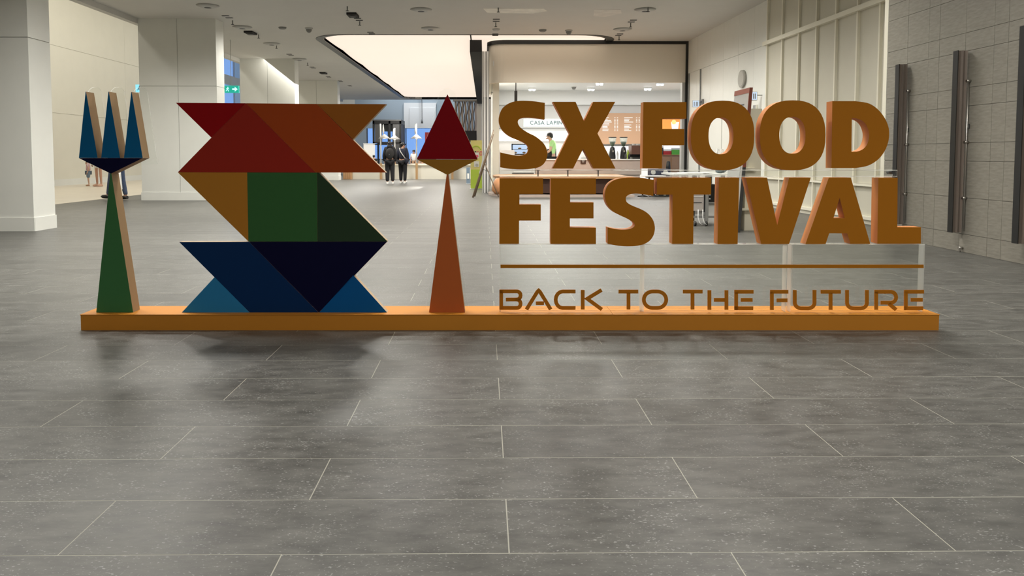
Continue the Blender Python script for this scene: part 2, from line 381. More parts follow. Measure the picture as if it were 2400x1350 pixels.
for u, v, lb in [(662, 64, 'flat round smoke detector between the speaker and dome camera'), (1272, 70, 'flat round smoke detector left of the shop dome camera'), (1163, 68, 'flat pale disc on the ceiling right of centre')]:
    p = cpt(u, v); t = MB().lathe((p.x, p.y, CZ - .05), [(.06, 0), (.09, .02), (.1, .05)], 18).build('smoke_detector', M['grey' if u != 1163 else 'lgrey']); tag(t, lb, 'smoke detector')
for i, (u, v, lb) in enumerate([(814, 15, 'sprinkler head high above the letter S'), (1168, 18, 'sprinkler head beside the pale ceiling patch'), (1162, 53, 'sprinkler head below the ceiling patch, centre'), (1519, 17, 'sprinkler head over the rightmost top diffuser'),
                                (1478, 54, 'sprinkler head between the two right diffusers'), (843, 50, 'sprinkler head above the corner of the glowing panel'), (545, 48, 'sprinkler head just right of the second column top'),
                                (648, 106, 'sprinkler head at the pale diffuser left of the glowing panel'), (721, 147, 'sprinkler head over the third column'), (606, 81, 'sprinkler head right of the square black speaker'), (1451, 85, 'sprinkler head close to the shop fascia')]):
    p = cpt(u, v); t = thing('sprinkler', (p.x, p.y, CZ), lb, 'sprinkler', 'ceiling sprinklers')
    MB().tube([(p.x, p.y, CZ), (p.x, p.y, CZ - .09)], .014, 8).build('stem', M['grey'], t); MB().lathe((p.x, p.y, CZ - .1), [(.035, 0), (.035, .008)], 12).build('deflector', M['dark'], t)
for i, (u, v, lb) in enumerate([(533, 39, 'double slot vent right of the left top diffuser'), (840, 45, 'double slot vent above the glowing panel corner'), (870, 77, 'double slot vent just before the glowing panel rim'),
                                (1163, 47, 'double slot vent in line with the central sprinklers'), (1161, 81, 'double slot vent touching the centre of the glowing panel rim'), (1482, 49, 'double slot vent between the two right diffusers'), (1451, 81, 'double slot vent close to the shop fascia'),
                                (680, 128, 'slot vent first in the receding left row'), (733, 158, 'slot vent second in the receding left row'), (770, 180, 'slot vent third in the receding left row'), (798, 190, 'slot vent fourth in the receding left row'), (820, 201, 'slot vent fifth in the receding left row')]):
    p = cpt(u, v); t = thing('slot_vent', (p.x, p.y, CZ), lb, 'vent', 'double slot vents')
    for dy in (-.12, .12): box('slot', (p.x - .08, p.y + dy - .03, CZ - .012), (p.x + .08, p.y + dy + .03, CZ + .001), M['dark'], t)
for u0, u1, v0, v1, lb in [(1132, 1285, 20, 31, 'pale patch painted as a light reflection on the ceiling'), (1380, 1465, 22, 39, 'smooth grey patch on the ceiling')]:
    a, c = cpt(u0, v1), cpt(u1, v0); q = MB().prism([[(a.x, c.y, CZ - .004), (c.x - .1, c.y, CZ - .004), (c.x, (a.y + c.y) / 2, CZ - .004), (c.x - .3, a.y, CZ - .004), (a.x + .1, a.y - .05, CZ - .004)]], (0, 0, .003), 0, 0).build('ceiling_patch', mat('patch', L(.84, .82, .76) if u0 < 1200 else L(.69, .66, .62), .8, noise=.12, scale=4)); tag(q, lb, 'patch')  # the pale patch puts a reflection into the ceiling colour

# ================================================================== COLUMNS (left row)
def column(y0, left, label, depth=.5, joint=2.7):
    xr = -6.33; xl = xr - 1.82
    c = box('column', (xl + .012, y0 + .012, 0), (xr - .012, y0 + depth, CZ), M['wallback'])
    tag(c, label, 'column', 'square white columns', 'structure')
    g = .005; xm = xl + .91
    for x0, x1 in ((xl, xm - g), (xm + g, xr)):
        box('cladding_panel', (x0, y0, 0), (x1, y0 + .012, joint - g), M['wall'], c); box('cladding_panel', (x0, y0, joint + g), (x1, y0 + .012, CZ), M['wall'], c)
    for z0, z1 in ((0, joint - g), (joint + g, CZ)): box('cladding_panel', (xr - .012, y0 + .0125, z0), (xr, y0 + depth, z1), M['wall'], c); box('cladding_panel', (xl, y0 + .0125, z0), (xl + .012, y0 + depth, z1), M['wall'], c)
    bb = MB(); bb.box((xl - .015, y0 - .018, 0), (xr + .015, y0 - .001, .19)); bb.box((xr + .0005, y0, 0), (xr + .018, y0 + depth, .19)); bb.box((xl - .018, y0, 0), (xl - .0005, y0 + depth, .19))
    bb.build('skirting', M['wall'], c)
for y0, lb in [(10.0, 'nearest square white column, cut by the left picture edge'), (16.95, 'square white column behind the fork, left of the letter S'), (23.9, 'third square white column, above the letter S'), (30.8, 'farthest square white column in the row, above the letter S')]:
    column(y0, 0, lb)

# ================================================================== LEFT WALL
WX = -15.0
wl = box('wall_left', (WX - .3, -6, 0), (WX - .02, 37, 8.2), M['cream'], kind='structure')
ys = [-6, 2, 9, 16, 23, 30, 37]; zs = [0, 2.55, 4.9, 8.2]
for i in range(len(ys) - 1):
    for k in range(3): box('wall_panel', (WX - .02, ys[i] + .004, zs[k] + .006), (WX, ys[i + 1] - .004, zs[k + 1] - .006), M['cream'], wl)
box('baseboard_left', (WX, -6, 0), (WX + .03, 37, .22), M['wall'], kind='structure')
wn = box('window_1', (WX - .1, 37, 0), (WX - .02, 46, .5), M['wall'], kind='structure')
for z in (5.2, 8.0): box('transom', (WX - .12, 37, z), (WX + .05, 46, z + .55), M['wall'], wn)
for y in (37, 40, 43, 45.9): box('mullion', (WX - .08, y, .5), (WX, y + .08, 8.1), M['lgrey'], wn)
for a, c in ((37.08, 40), (40.08, 43), (43.08, 45.9)): box('pane', (WX - .05, a, .5), (WX - .04, c, 8.1), M['glass'], wn)

# ================================================================== RIGHT SIDE: panelled wall and grey clad wall
def RW(y, off, z): return Vector((XR(y) - off, y, z))
def rbox(mb, y0, y1, o0, o1, z0, z1, mi=0):
    vs = [RW(y0, o0, z0), RW(y0, o1, z0), RW(y1, o1, z0), RW(y1, o0, z0), RW(y0, o0, z1), RW(y0, o1, z1), RW(y1, o1, z1), RW(y1, o0, z1)]
    return mb.add(vs, [(0, 3, 2, 1), (4, 5, 6, 7), (0, 1, 5, 4), (1, 2, 6, 5), (2, 3, 7, 6), (3, 0, 4, 7)], mi)
ZT = 6.6
wr = rbox(MB(), 9.0, 20.2, -.3, -.02, 0, ZT).build('wall_right', M['wallback'], kind='structure')
bat = [9.3, 10.0, 10.7, 11.32, 11.99, 12.66, 13.34, 14.04, 14.75, 15.5, 16.4, 17.35, 18.3, 19.35, 20.2]
for i in range(len(bat) - 1):
    y0, y1 = bat[i], bat[i + 1]; far = y0 >= 14.7; m = M['panelw']
    g = .003 if far else .004
    for z0, z1 in ((0, .62), (.62, 3.37), (3.37, ZT)): rbox(MB(), y0 + g, y1 - g, -.02, 0, z0 + g, z1 - g).build('wall_panel', M['wall'] if far else m, wr)
for i, y in enumerate(bat[1:9]):
    rbox(MB(), y - .018, y + .018, 0, .045, .12, 3.34).build('batten', M['batten'], wr); rbox(MB(), y - .018, y + .018, 0, .045, 3.42, ZT).build('batten', M['batten'], wr)
for z0, z1, o in ((.585, .62, .05), (.07, .12, .05), (3.34, 3.42, .075), (0, .07, .012)): rbox(MB(), 9.3, 14.9, 0, o, z0, z1).build('rail', M['batten'], wr)
rbox(MB(), 14.9, 20.2, 0, .015, 0, .1).build('baseboard_right', M['wall'], kind='structure')
# end post where the panelled wall meets the grey wall
MB().box((5.27, 9.32, 0), (5.98, 9.42, ZT)).build('trim_1', M['batten'], kind='structure')
# doors in the far panelled stretch
for k, (y0, y1, hs) in enumerate([(16.42, 17.33, -1), (17.37, 18.28, 1)]):
    d = rbox(MB(), y0 + .01, y1 - .01, .001, .02, .02, 2.35).build('door_%d' % (k + 1), M['wall'], kind='structure')
    hy = y0 + .12 if hs > 0 else y1 - .12
    hb = MB(); hb.tube([RW(hy, .07, .95), RW(hy, .07, 1.25)], .012, 8); hb.tube([RW(hy, .02, 1.0), RW(hy, .07, 1.0)], .008, 6); hb.tube([RW(hy, .02, 1.2), RW(hy, .07, 1.2)], .008, 6)
    hb.build('door_handle', M['steel'], d)
for y in (19.0, 20.0): rbox(MB(), y, y + .05, .0, .03, 0, 3.36).build('trim_%d' % (2 if y < 19.5 else 3), M['grey'], kind='structure')
sl = thing('wall_slot', RW(15.35, 0, .9), 'narrow dark recessed slot in the panelled wall, right of the tall board', 'slot')
rbox(MB(), 15.28, 15.46, 0, .02, .0 + .9, 2.15).build('recess', M['grey'], sl); rbox(MB(), 15.25, 15.28, 0, .03, .9, 2.15).build('slot_frame', M['batten'], sl)

# grey clad wall with the tall pulls
GX = 5.26
ws = box('wall_stone', (GX + .02, -6, 0), (GX + .5, 9.32, ZT), M['wallback'], kind='structure')
yj = [9.32]; pat = [.45, .42, .2, .45, .44, .2]; i = 0
while yj[-1] > 3.4: yj.append(yj[-1] - pat[i % 6]); i += 1
zj = [0, .2, .6, 1.0, 1.2, 1.6, 1.8, 2.2, 2.4, 2.8, 3.0, 3.4, 3.6, 4.0, 4.25]
nst = 0
for i in range(len(yj) - 1):
    for k in range(len(zj) - 1):
        if yj[i] < 5.9 : continue
        g = .002; dx = random.uniform(0, .0015)
        box('cladding_tile', (GX + dx, yj[i + 1] + g, zj[k] + g), (GX + .02, yj[i] - g, zj[k + 1] - g), M['stone'], ws); nst += 1
box('cladding_field', (GX, -6, 0), (GX + .02, yj[[j for j in range(len(yj)) if yj[j] < 5.9][0]] , 4.25), M['stone'], ws)
box('cladding_upper', (GX, -6, 4.25), (GX + .02, 9.32, ZT), M['stone'], ws)
def pull(u, vt, vb, X, label, latch=None):
    a = atx(u, vt, X - .1); y = a.y; zt = a.z; zb = atx(u, vb, X - .1).z
    t = thing('door_pull', (X, y, zb), label, 'door handle')
    c = MB(); wd = .115
    # channel profile: wide concave bar
    prof = [(.045, .03), (-.03, .03), (-.012, .045), (-.012, .06), (-.03, .075), (-.012, .09), (-.012, .115), (-.03, .13), (.045, .13)]
    c.prism([[(X - q, y + p, zb) for p, q in prof]], (0, 0, zt - zb), 0, 0); c.build('pull_bar', M['bronze'], t)
    box('side_fin', (X - .138, y - .034, zb), (X - .1305, y + .047, zt), M['black'], t)
    MB().tube([(X - .018, y - .04, zb + .02), (X - .018, y - .04, zt - .33)], .009, 8).build('rod', M['steel'], t)
    for z in (zt - .33, (zt + zb) / 2 , zb + .38): MB().tube([(X, y - .045, z), (X - .045, y - .045, z)], .016, 8).build('standoff', M['steel'], t)
    return t
pull(2111, 151, 527, GX, 'bronze vertical door pull beside the letter L, left one on the grey wall'); pull(2249, 119, 547, GX, 'tall bronze door pull at the middle of the grey wall'); pull(2408, 60, 574, GX, 'bronze door pull mostly cut by the right picture edge')
for u, v, lb in [(2128, 305, 'small square lock plate beside the left bronze pull'), (2270, 296, 'small square lock plate beside the middle bronze pull')]:
    p = atx(u, v, GX); t = box('lock_plate', (GX - .012, p.y - .022, p.z - .025), (GX - .001, p.y + .022, p.z + .025), M['dark']); tag(t, lb, 'lock', 'lock plates on the grey wall')
    box('keyhole', (GX - .014, p.y - .01, p.z - .012), (GX - .012, p.y + .01, p.z + .012), M['lgrey'], t)
p = atx(2256, 581, GX); t = MB().tube([(GX, p.y, p.z), (GX - .05, p.y, p.z)], .016, 10).build('floor_bolt', M['steel']); tag(t, 'small steel bolt low on the grey door below the middle pull', 'bolt')
MB().tube([(GX - .03, p.y, p.z), (GX - .03, p.y, p.z - .05)], .008, 8).build('pin', M['steel'], t)

# ================================================================== SHOP
SY = 20.2
fa = MB(); rr = .5; prof = [(.12, SY + 4), (.12, SY + rr)] + [(.12 + rr - rr * cos(radians(a)), SY + rr - rr * sin(radians(a))) for a in range(10, 91, 10)] + [(5.70, SY)]
inn = [(5.70, SY + .12)] + [(.12 + rr - (rr - .12) * cos(radians(a)), SY + rr - (rr - .12) * sin(radians(a))) for a in range(90, 9, -10)] + [(.24, SY + rr), (.24, SY + 4)]
fa.prism([[(x, y, 3.13) for x, y in prof + inn]], (0, 0, 1.17), 0, 0, smooth=False)
wsf = fa.build('wall_shop_front', M['fascia'], kind='structure')
def ribbon(pts, w, z0, z1, name, m, parent):
    b = MB(); P3 = [Vector((x, y, 0)) for x, y in pts]; outl = []
    for i, p in enumerate(P3):
        d = (P3[min(i + 1, len(P3) - 1)] - P3[max(i - 1, 0)]).normalized(); nn = Vector((d.y, -d.x, 0)); outl.append(p + nn * w)
    poly = [(p.x, p.y, z0) for p in P3] + [(p.x, p.y, z0) for p in outl[::-1]]
    b.prism([poly], (0, 0, z1 - z0), 0, 0); return b.build(name, m, parent)
ribbon(prof[::-1], -.05, 4.20, 4.31, 'black_trim', M['black'], wsf)
box('black_jamb', (5.68, SY - .05, 0), (5.76, SY + .25, 4.31), M['black'], wsf)
box('inner_jamb', (5.60, SY + .02, 0), (5.68, SY + .2, 3.13), M['lgrey'], wsf)
box('black_ceiling_band', (-.42, SY + .15, 4.0), (-.08, 40.5, 4.34), M['blackm'], wsf)
# folded glass door stack beside the opening: tall pale stiles
st = thing('folding_door_stack', (-.05, 20.35, 0), 'stack of tall pale folded door leaves at the shop corner', 'door')
for x0, x1, m in ((.005, .035, 'lgrey'), (.037, .055, 'grey'), (.06, .105, 'white'), (.108, .135, 'dark'), (.14, .19, 'white'), (.192, .21, 'grey')): box('door_stile', (x0 - .08, 20.22, 0), (x1 - .08, 20.32, 4.0), M[m], st)
box('wall_shop_side', (.24, 20.7, 0), (.42, 28, 3.6), M['cream'], kind='structure')
wb = box('wall_shop_back', (.24, 28.0, 0), (9.0, 28.2, 4.2), M['shopw'], kind='structure')
box('wall_shop_right', (8.6, 20.2, 0), (9.0, 28, 4.2), M['shopw'], kind='structure')
box('shop_ceiling', (.24, 20.35, 3.6), (8.6, 28, 3.75), M['shopw'], ceiling)
box('ledge', (.42, 27.75, 3.02), (8.6, 28, 3.06), M['lgrey'], wb); box('bulkhead', (.42, 27.85, 2.14), (8.6, 28, 3.02), M['bulk'], wb)
box('ledge', (.42, 27.8, 2.10), (8.6, 28, 2.14), M['grey'], wb); box('shelf_light', (.42, 27.6, 1.64), (4.2, 28, 1.76), M['led'], wb); box('lower_cladding', (.42, 27.75, 0), (4.3, 28, 1.63), mat('backsplash', L(.58, .56, .53), .5), wb)
for u, v, lb in [(1247, 212, 'twin spotlight on the shop ceiling, front left'), (1385, 212, 'twin spotlight on the shop ceiling, centre of the back row'), (1518, 211, 'twin spotlight on the shop ceiling, right of the back row'), (1405, 199, 'twin spotlight on the shop ceiling, front row centre'), (1547, 200, 'twin spotlight on the shop ceiling, front row right')]:
    p = flo(u, v, 3.5); t = thing('twin_spotlight', (p.x, p.y, 3.5), lb, 'light', 'twin spotlights in the shop')
    box('housing', (p.x - .14, p.y - .08, 3.55), (p.x + .14, p.y + .08, 3.6), M['white'], t)
    for dx in (-.07, .07): MB().lathe((p.x + dx, p.y, 3.49), [(.05, 0), (.058, .06)], 12).build('lamp', M['whitelight'], t)
p = flo(1345, 210, 3.5); t = thing('dome_camera', (p.x, p.y, 3.5), 'small grey dome camera on the shop ceiling', 'camera'); MB().lathe((p.x, p.y, 3.5), [(.05, 0), (.09, .1)], 14).build('dome', M['grey'], t); MB().lathe((p.x, p.y, 3.585), [(.1, 0), (.1, .015)], 14).build('collar', M['lgrey'], t)
p = aty(1209, 215, 22.); t = thing('hanging_screen_mount', (p.x, p.y, 2.55), 'dark post hanging from the shop ceiling above the big letter S', 'bracket')
MB().tube([(p.x, p.y, 3.6), (p.x, p.y, 3.0)], .016, 8).build('rod', M['dark'], t); box('post', (p.x - .045, p.y - .03, 2.4), (p.x + .045, p.y + .03, 3.05), M['dark'], t)
p = aty(1160, 217, 20.9); t = thing('security_camera', p, 'small grey wall camera at the left end of the shop opening', 'camera'); MB().tube([(p.x - .12, p.y, p.z), (p.x + .0, p.y, p.z)], .02, 8).build('arm', M['lgrey'], t); MB().ell((p.x + .04, p.y, p.z - .02), (.06, .06, .08)).build('camera_head', M['grey'], t)
# illuminated shop name
p = aty(1280, 288, 27.8)
t = thing('shop_sign', (p.x, 27.8, p.z - .15), 'backlit white capital letters on the shop back wall', 'sign')
box('halo', (p.x - .88, 27.82, p.z - .15), (p.x + .88, 27.845, p.z + .15), mat('halo_light', L(.8, .9, .9), .5, emit=L(.80, .95, .92), es=.6), t)
text('CASA LAPIN', .215, facing((p.x, 27.79, p.z)), mat('sign_letter', L(.10, .13, .13), .5), 'lettering', t, .03, spacing=1.1)
# menu board, poster
a, c = aty(1392, 265, 27.7), aty(1512, 338, 27.7)
t = thing('menu_board', ((a.x + c.x) / 2, 27.7, c.z), 'brown menu board with white lines behind the coffee grinders', 'menu board'); box('board', (a.x, 27.7, c.z), (c.x, 27.76, a.z), M['menu'], t)
for u0, v0, rows in ((1412, 276, 10), (1463, 276, 10)):
    mb = MB()
    for r in range(rows):
        if u0 > 1450 and r == 4: continue
        q = aty(u0, v0 + r * 3.35, 27.69); wd = random.uniform(.18, .36); mb.box((q.x, 27.69, q.z - .012), (q.x + wd, 27.695, q.z + .012))
        for k in (.46, .56): mb.box((q.x + k, 27.69, q.z - .011), (q.x + k + .05, 27.695, q.z + .011))
    mb.build('menu_lines', M['white'], t, 'stuff')
a, c = aty(1535, 266, 27.6), aty(1599, 318, 27.6)
t = thing('drink_poster', ((a.x + c.x) / 2, 27.6, c.z), 'orange poster of an iced drink, seen through the letter F', 'poster'); box('poster_sheet', (a.x, 27.6, c.z), (c.x, 27.63, a.z), M['orange'], t)
q = aty(1582, 303, 27.59); MB().prism([[(q.x - .12, 27.585, q.z), (q.x + .12, 27.585, q.z), (q.x + .16, 27.585, q.z + .28), (q.x - .16, 27.585, q.z + .28)]], (0, .01, 0), 0, 0).build('printed_cup', M['white'], t)
MB().tube([(q.x - .05, 27.58, q.z + .28), (q.x - .05, 27.59, q.z + .28)], .09, 14).build('printed_fruit', M['yellow'], t)
box('wall_shop_lower', (4.35, 27.0, 0), (8.6, 27.6, 1.42), M['shopw'], kind='structure')

# counter + bench in front
ct = thing('coffee_counter', (3.6, 21.3, 0), 'long pale pink stone counter of the coffee shop', 'counter')
box('counter_front', (1.50, 20.9, .50), (4.62, 21.0, .93), M['pink'], ct); box('worktop', (1.48, 20.86, .93), (4.64, 21.7, .965), M['shopw'], ct); box('counter_body', (1.52, 21.0, 0), (4.6, 21.65, .93), M['pink'], ct)
bn = thing('shop_bench', (2.4, 19.4, 0), 'long wooden bench with rounded left end before the shop counter', 'bench')
def stad(x0, x1, y0, y1, z0, z1):
    r = min(.75, (y1 - y0) / 2); pts = [(x1, y1), (x0 + r, y1)] + [(x0 + r - r * sin(radians(a)), (y0 + y1) / 2 + (y1 - y0) / 2 * cos(radians(a))) for a in range(15, 166, 15)] + [(x0 + r, y0), (x1, y0)]
    return MB().prism([[(x, y, z0) for x, y in pts]], (0, 0, z1 - z0), 0, 0)
stad(.22, 3.80, 18.15, 20.85, .47, .525).build('bench_top', M['wood'], bn); stad(.28, 3.76, 18.3, 20.8, .09, .47).build('bench_body', M['darkwood'], bn); stad(.10, 3.82, 18.05, 20.9, .0, .06).build('bench_foot_slab', M['pink'], bn)
MB().lathe((.40, 18.55, .06), [(.14, 0), (.22, .10), (.20, .25), (.12, .41)], 20).build('rounded_end', M['terra'], bn)
# display case
dc = thing('display_case', (1.0, 21.2, .525), 'white shop display case with a dark framed glass front', 'display case')
box('case_side', (.43, 20.9, .0 + .525), (.88, 21.5, 1.22), M['shopw'], dc)
a, c = aty(1199, 337, 21.0), aty(1250, 363, 21.0)
for q0, q1 in (((a.x, a.z), (a.x + .03, c.z)), ((a.x, a.z), (c.x, a.z - .03)), ((a.x, c.z + .03), (c.x, c.z)), ((c.x - .03, a.z), (c.x, c.z))): box('case_frame', (q0[0], 20.97, q1[1]), (q1[0], 21.03, q0[1]), M['black'], dc)
box('glass_pane', (a.x + .03, 20.99, c.z + .03), (c.x - .03, 21.0, a.z - .03), M['glass'], dc); box('case_back', (a.x, 21.45, c.z), (c.x, 21.5, a.z), M['scr'], dc)
box('glass_shelf', (a.x + .03, 21.05, (a.z + c.z) / 2), (c.x - .03, 21.4, (a.z + c.z) / 2 + .012), M['dark'], dc); box('case_body', (.885, 20.95, .525), (1.46, 21.5, c.z), M['shopw'], dc)
for i in range(4):
    q = MB().ell((a.x + .12 + i * .13, 21.2, (a.z + c.z) / 2 + .03 - (.0 if i % 2 else .13)), (.05, .05, .028)).build('pastry', mat('pastry', L(.45, .25, .1), .7)); tag(q, ['brown pastry first from the left in the glass case', 'brown pastry second from the left in the glass case', 'brown pastry third from the left in the glass case', 'brown pastry at the right end of the glass case'][i], 'pastry', 'pastries in the display case')
a = aty(1200, 405, 20.6); t = thing('serving_tray', (a.x + .3, 20.6, .525), 'dark serving tray on the bench under the big letter S', 'tray'); box('tray_base', (a.x, 20.4, .525), (a.x + .62, 20.8, .545), M['grey'], t); box('tray_rim', (a.x, 20.4, .545), (a.x + .62, 20.42, .57), M['dark'], t); box('tray_lid', (a.x + .05, 20.45, .546), (a.x + .55, 20.75, .6), M['white'], t)
# grinders and machine on the counter
for u, s, lb in [(1435, 1., 'black coffee grinder with clear hopper, left of the pair'), (1461, 1., 'black coffee grinder with clear hopper, beside the espresso machine')]:
    q = aty(u, 372, 21.25); x = q.x; z = .965; t = thing('coffee_grinder', (x, 21.25, z), lb, 'coffee grinder', 'coffee grinders on the counter')
    MB().lathe((x, 21.25, z), [(.10, 0), (.105, .04), (.09, .2), (.07, .33), (.05, .36)], 16).build('grinder_body', M['black'], t)
    MB().lathe((x, 21.25, z + .36), [(.035, 0), (.04, .04), (.10, .14), (.115, .27)], 16).build('hopper', clear_mat('hopper_plastic', (.75, .82, .8, 1), cloud=.35), t)
    MB().lathe((x, 21.25, z + .37), [(.03, 0), (.07, .09), (.075, .15)], 14).build('beans', mat('beans_green', L(.08, .12, .08), .7), t); MB().lathe((x, 21.25, z + .63), [(.12, 0), (.12, .02)], 16).build('hopper_lid', M['dark'], t)
    box('spout', (x - .02, 21.12, z + .2), (x + .02, 21.18, z + .25), M['steel'], t)
q = aty(1490, 370, 21.3); x = q.x; t = thing('espresso_machine', (x, 21.35, .965), 'brown espresso machine on the counter beside the letter F', 'coffee machine')
box('machine_body', (x - .16, 21.15, 1.1), (x + .35, 21.6, 1.36), mat('machine_brown', L(.14, .06, .04), .4), t); box('drip_tray', (x - .14, 21.1, .965), (x + .33, 21.55, 1.02), M['black'], t); box('machine_back', (x - .14, 21.45, 1.0), (x + .33, 21.58, 1.12), M['dark'], t); box('cup_rail', (x - .16, 21.15, 1.4), (x + .35, 21.17, 1.415), M['steel'], t)
for i in range(3): MB().lathe((x - .06 + i * .12, 21.35, 1.36), [(.03, 0), (.045, .06)], 10).build('cup', M['white'], t)
for i, (u, m, h, lb) in enumerate([(1447, 'white', .24, 'white bottle between the two coffee grinders'), (1472, 'lime', .26, 'pale green bottle right of the coffee grinders'), (1466, 'dark', .16, 'dark bottle before the espresso machine'), (1470, 'white', .30, 'white tall bottle next to the espresso machine'), (1426, 'white', .2, 'white bottle left of the coffee grinders'), (1474, 'black', .14, 'short black bottle at the espresso machine')]):
    q = aty(u, 372, (21.45, 21.4, 21.1, 21.5, 21.45, 21.12)[i]); t = MB().lathe((q.x, q.y, .965), [(.035, 0), (.035, h * .7), (.014, h * .85), (.014, h)], 12).build('bottle', M[m]); tag(t, lb, 'bottle')
q = aty(1367, 384, 20.86); t = thing('counter_sign', (q.x, 20.88, q.z), 'small brown hanging card on the counter front inside the letter X', 'sign'); box('card', (q.x - .075, 20.87, q.z), (q.x + .075, 20.885, q.z + .14), M['darkwood'], t); box('print_line', (q.x - .04, 20.866, q.z + .08), (q.x + .04, 20.869, q.z + .095), M['white'], t); box('print_line', (q.x - .03, 20.866, q.z + .05), (q.x + .03, 20.869, q.z + .06), M['white'], t)
q = aty(1368, 371, 21.1); t = thing('napkin_holder', (q.x, 21.1, .965), 'crumpled white napkins in a holder on the counter inside the X', 'napkin holder'); box('holder', (q.x - .08, 21.05, .965), (q.x + .08, 21.15, 1.01), M['lgrey'], t); MB().ell((q.x + .02, 21.1, 1.05), (.06, .04, .07)).build('napkins', M['white'], t)
for u, m, z1, w, lb in [(1562, 'red', 1.2, .13, 'red carton on the wooden cabinet seen through the letter F'), (1583, 'green', 1.24, .15, 'green carton on the wooden cabinet seen through the letter F'), (1549, 'dark', 1.3, .05, 'dark narrow carton on the wooden cabinet by the letter F')]:
    q = aty(u, 362, 21.3); t = thing('carton', (q.x, 21.3, 1.09), lb, 'carton'); box('carton_body', (q.x - w, 21.2, 1.09), (q.x + w, 21.4, z1), M[m], t); box('carton_flap', (q.x - w, 21.2, z1), (q.x + w, 21.22, z1 + .05), M['white'], t)
a, c = aty(1551, 362, 21.2), aty(1594, 362, 21.2)
t = thing('wooden_cabinet', ((a.x + c.x) / 2, 21.4, 0), 'wooden cabinet at the right end of the shop', 'cabinet'); box('cabinet_body', (a.x, 21.22, 0), (c.x, 21.6, 1.07), M['menu'], t); box('cabinet_top', (a.x - .01, 21.18, 1.07), (c.x + .01, 21.62, 1.09), M['wood'], t)
for i in range(2): box('cabinet_door', (a.x + .03 + i * (c.x - a.x) / 2, 21.2, .05), (a.x + (i + 1) * (c.x - a.x) / 2 - .03, 21.22, 1.0), M['menu'], t)
q = aty(1567, 412, 20.9); t = MB().lathe((q.x, 20.95, 0), [(.07, 0), (.07, .7), (.05, .88), (.03, .9)], 12).build('dark_flask', M['black']); tag(t, 'tall black cylinder standing before the wooden cabinet', 'bin'); 
# bistro tables
for u, v, r, z, lb in [(1506, 461, .13, .35, 'small black pedestal table left of the letter T'), (1533, 461, .14, .52, 'black pedestal table with white round top behind the letter T')]:
    q = flo(u, v); t = thing('pedestal_table', (q.x, q.y, 0), lb, 'table', 'pedestal tables before the shop')
    MB().lathe((q.x, q.y, 0), [(r, 0), (r, .02), (.03, .05)], 20).build('foot', M['black'], t); MB().tube([(q.x, q.y, .04), (q.x, q.y, z)], .022, 10).build('pole', M['black'], t); rt = .3 if u > 1520 else .1; q.y -= 0; MB().lathe((q.x, q.y, z), [(rt - .01, 0), (rt, .012), (rt, .025)], 28).build('tabletop', M['white'] if u > 1520 else M['wood'], t)
q = flo(1558, 461); t = thing('floor_case', (q.x, q.y, 0), 'flat black case on the floor behind the letter T', 'case'); box('case_shell', (q.x - .16, q.y, 0), (q.x + .16, q.y + .3, .07), M['black'], t); box('case_latch', (q.x - .03, q.y - .006, .03), (q.x + .03, q.y, .05), M['steel'], t)
q = flo(1543, 461); t = thing('navy_bag', (q.x + .15, 18.9, .55), 'navy blue bag with two grey rolls in front of the shop', 'bag')
zb = .0
a = aty(1522, 414, 18.9); c = aty(1567, 396, 18.9); box('bag_body', (a.x, 18.8, a.z), (c.x, 19.1, c.z), M['navy'], t)
for u in (1531, 1560): g = aty(u, 404, 18.78); MB().tube([(g.x, 18.76, g.z), (g.x, 19.0, g.z)], .06, 14).build('grey_roll', M['lgrey'], t)
tb = thing('side_bench', (q.x + .2, 19.0, 0), 'low dark stand carrying the navy bag', 'stand'); box('stand_top', (a.x - .05, 18.75, a.z - .03), (c.x + .05, 19.15, a.z - .001), M['dark'], tb)
for xx in (a.x, c.x): box('leg', (xx - .02, 18.9, 0), (xx + .02, 18.94, a.z - .03), M['dark'], tb)

# ================================================================== FAR HALL
fw = box('wall_far', (-8.0, 44.1, 0), (1.2, 44.3, .8), M['bluewall'], kind='structure')
# window strip of daylight
zb, zt = .8, 2.75
for x0, x1, z0, z1 in ((-8.0, -7.3, zb, zt), (-3.0, 1.2, zb, zt), (-8.0, 1.2, zt, 8.2), (-15.4, -8.0, 0, 8.2)): box('wall_piece', (x0, 44.1, z0), (x1, 44.3, z1), M['bluewall'] if x0 > -9 else M['cream'], fw)
wn = box('window_2', (-7.3, 44.12, zb), (-3.0, 44.28, zb + .06), M['dark'], kind='structure')
for x in (-7.3, -6.6, -6.0, -5.4, -4.9, -3.06): box('mullion', (x, 44.12, zb + .06), (x + .05, 44.28, zt), M['dark'], wn)
box('pane', (-7.3, 44.18, zb + .06), (-3.0, 44.2, zt), M['glass'], wn); box('transom', (-7.3, 44.12, 1.72), (-4.9, 44.28, 1.8), M['dark'], wn)
a, c = aty(946, 241, 43.9), aty(1022, 300, 43.9); t = thing('white_wall_frame', ((a.x + c.x) / 2, 43.9, c.z), 'large white framed panel on the far wall left of the spear', 'panel')
box('panel_board', (a.x, 43.95, c.z), (c.x, 44.09, a.z), M['white'], t); box('inner_panel', (a.x + .35, 43.9, c.z), (c.x - .05, 43.95, a.z - .3), M['shopw'], t)
q = aty(989, 262, 43.0); t = thing('hanging_pendant', (q.x, 43, 3.0), 'thin grey pendant hanging before the far white panel', 'pendant lamp'); MB().tube([(q.x, 43, 8.2), (q.x, 43, 3.25)], .02, 6).build('cord', M['grey'], t); MB().lathe((q.x, 43, 3.0), [(.07, 0), (.05, .25)], 10).build('pendant_body', M['grey'], t)
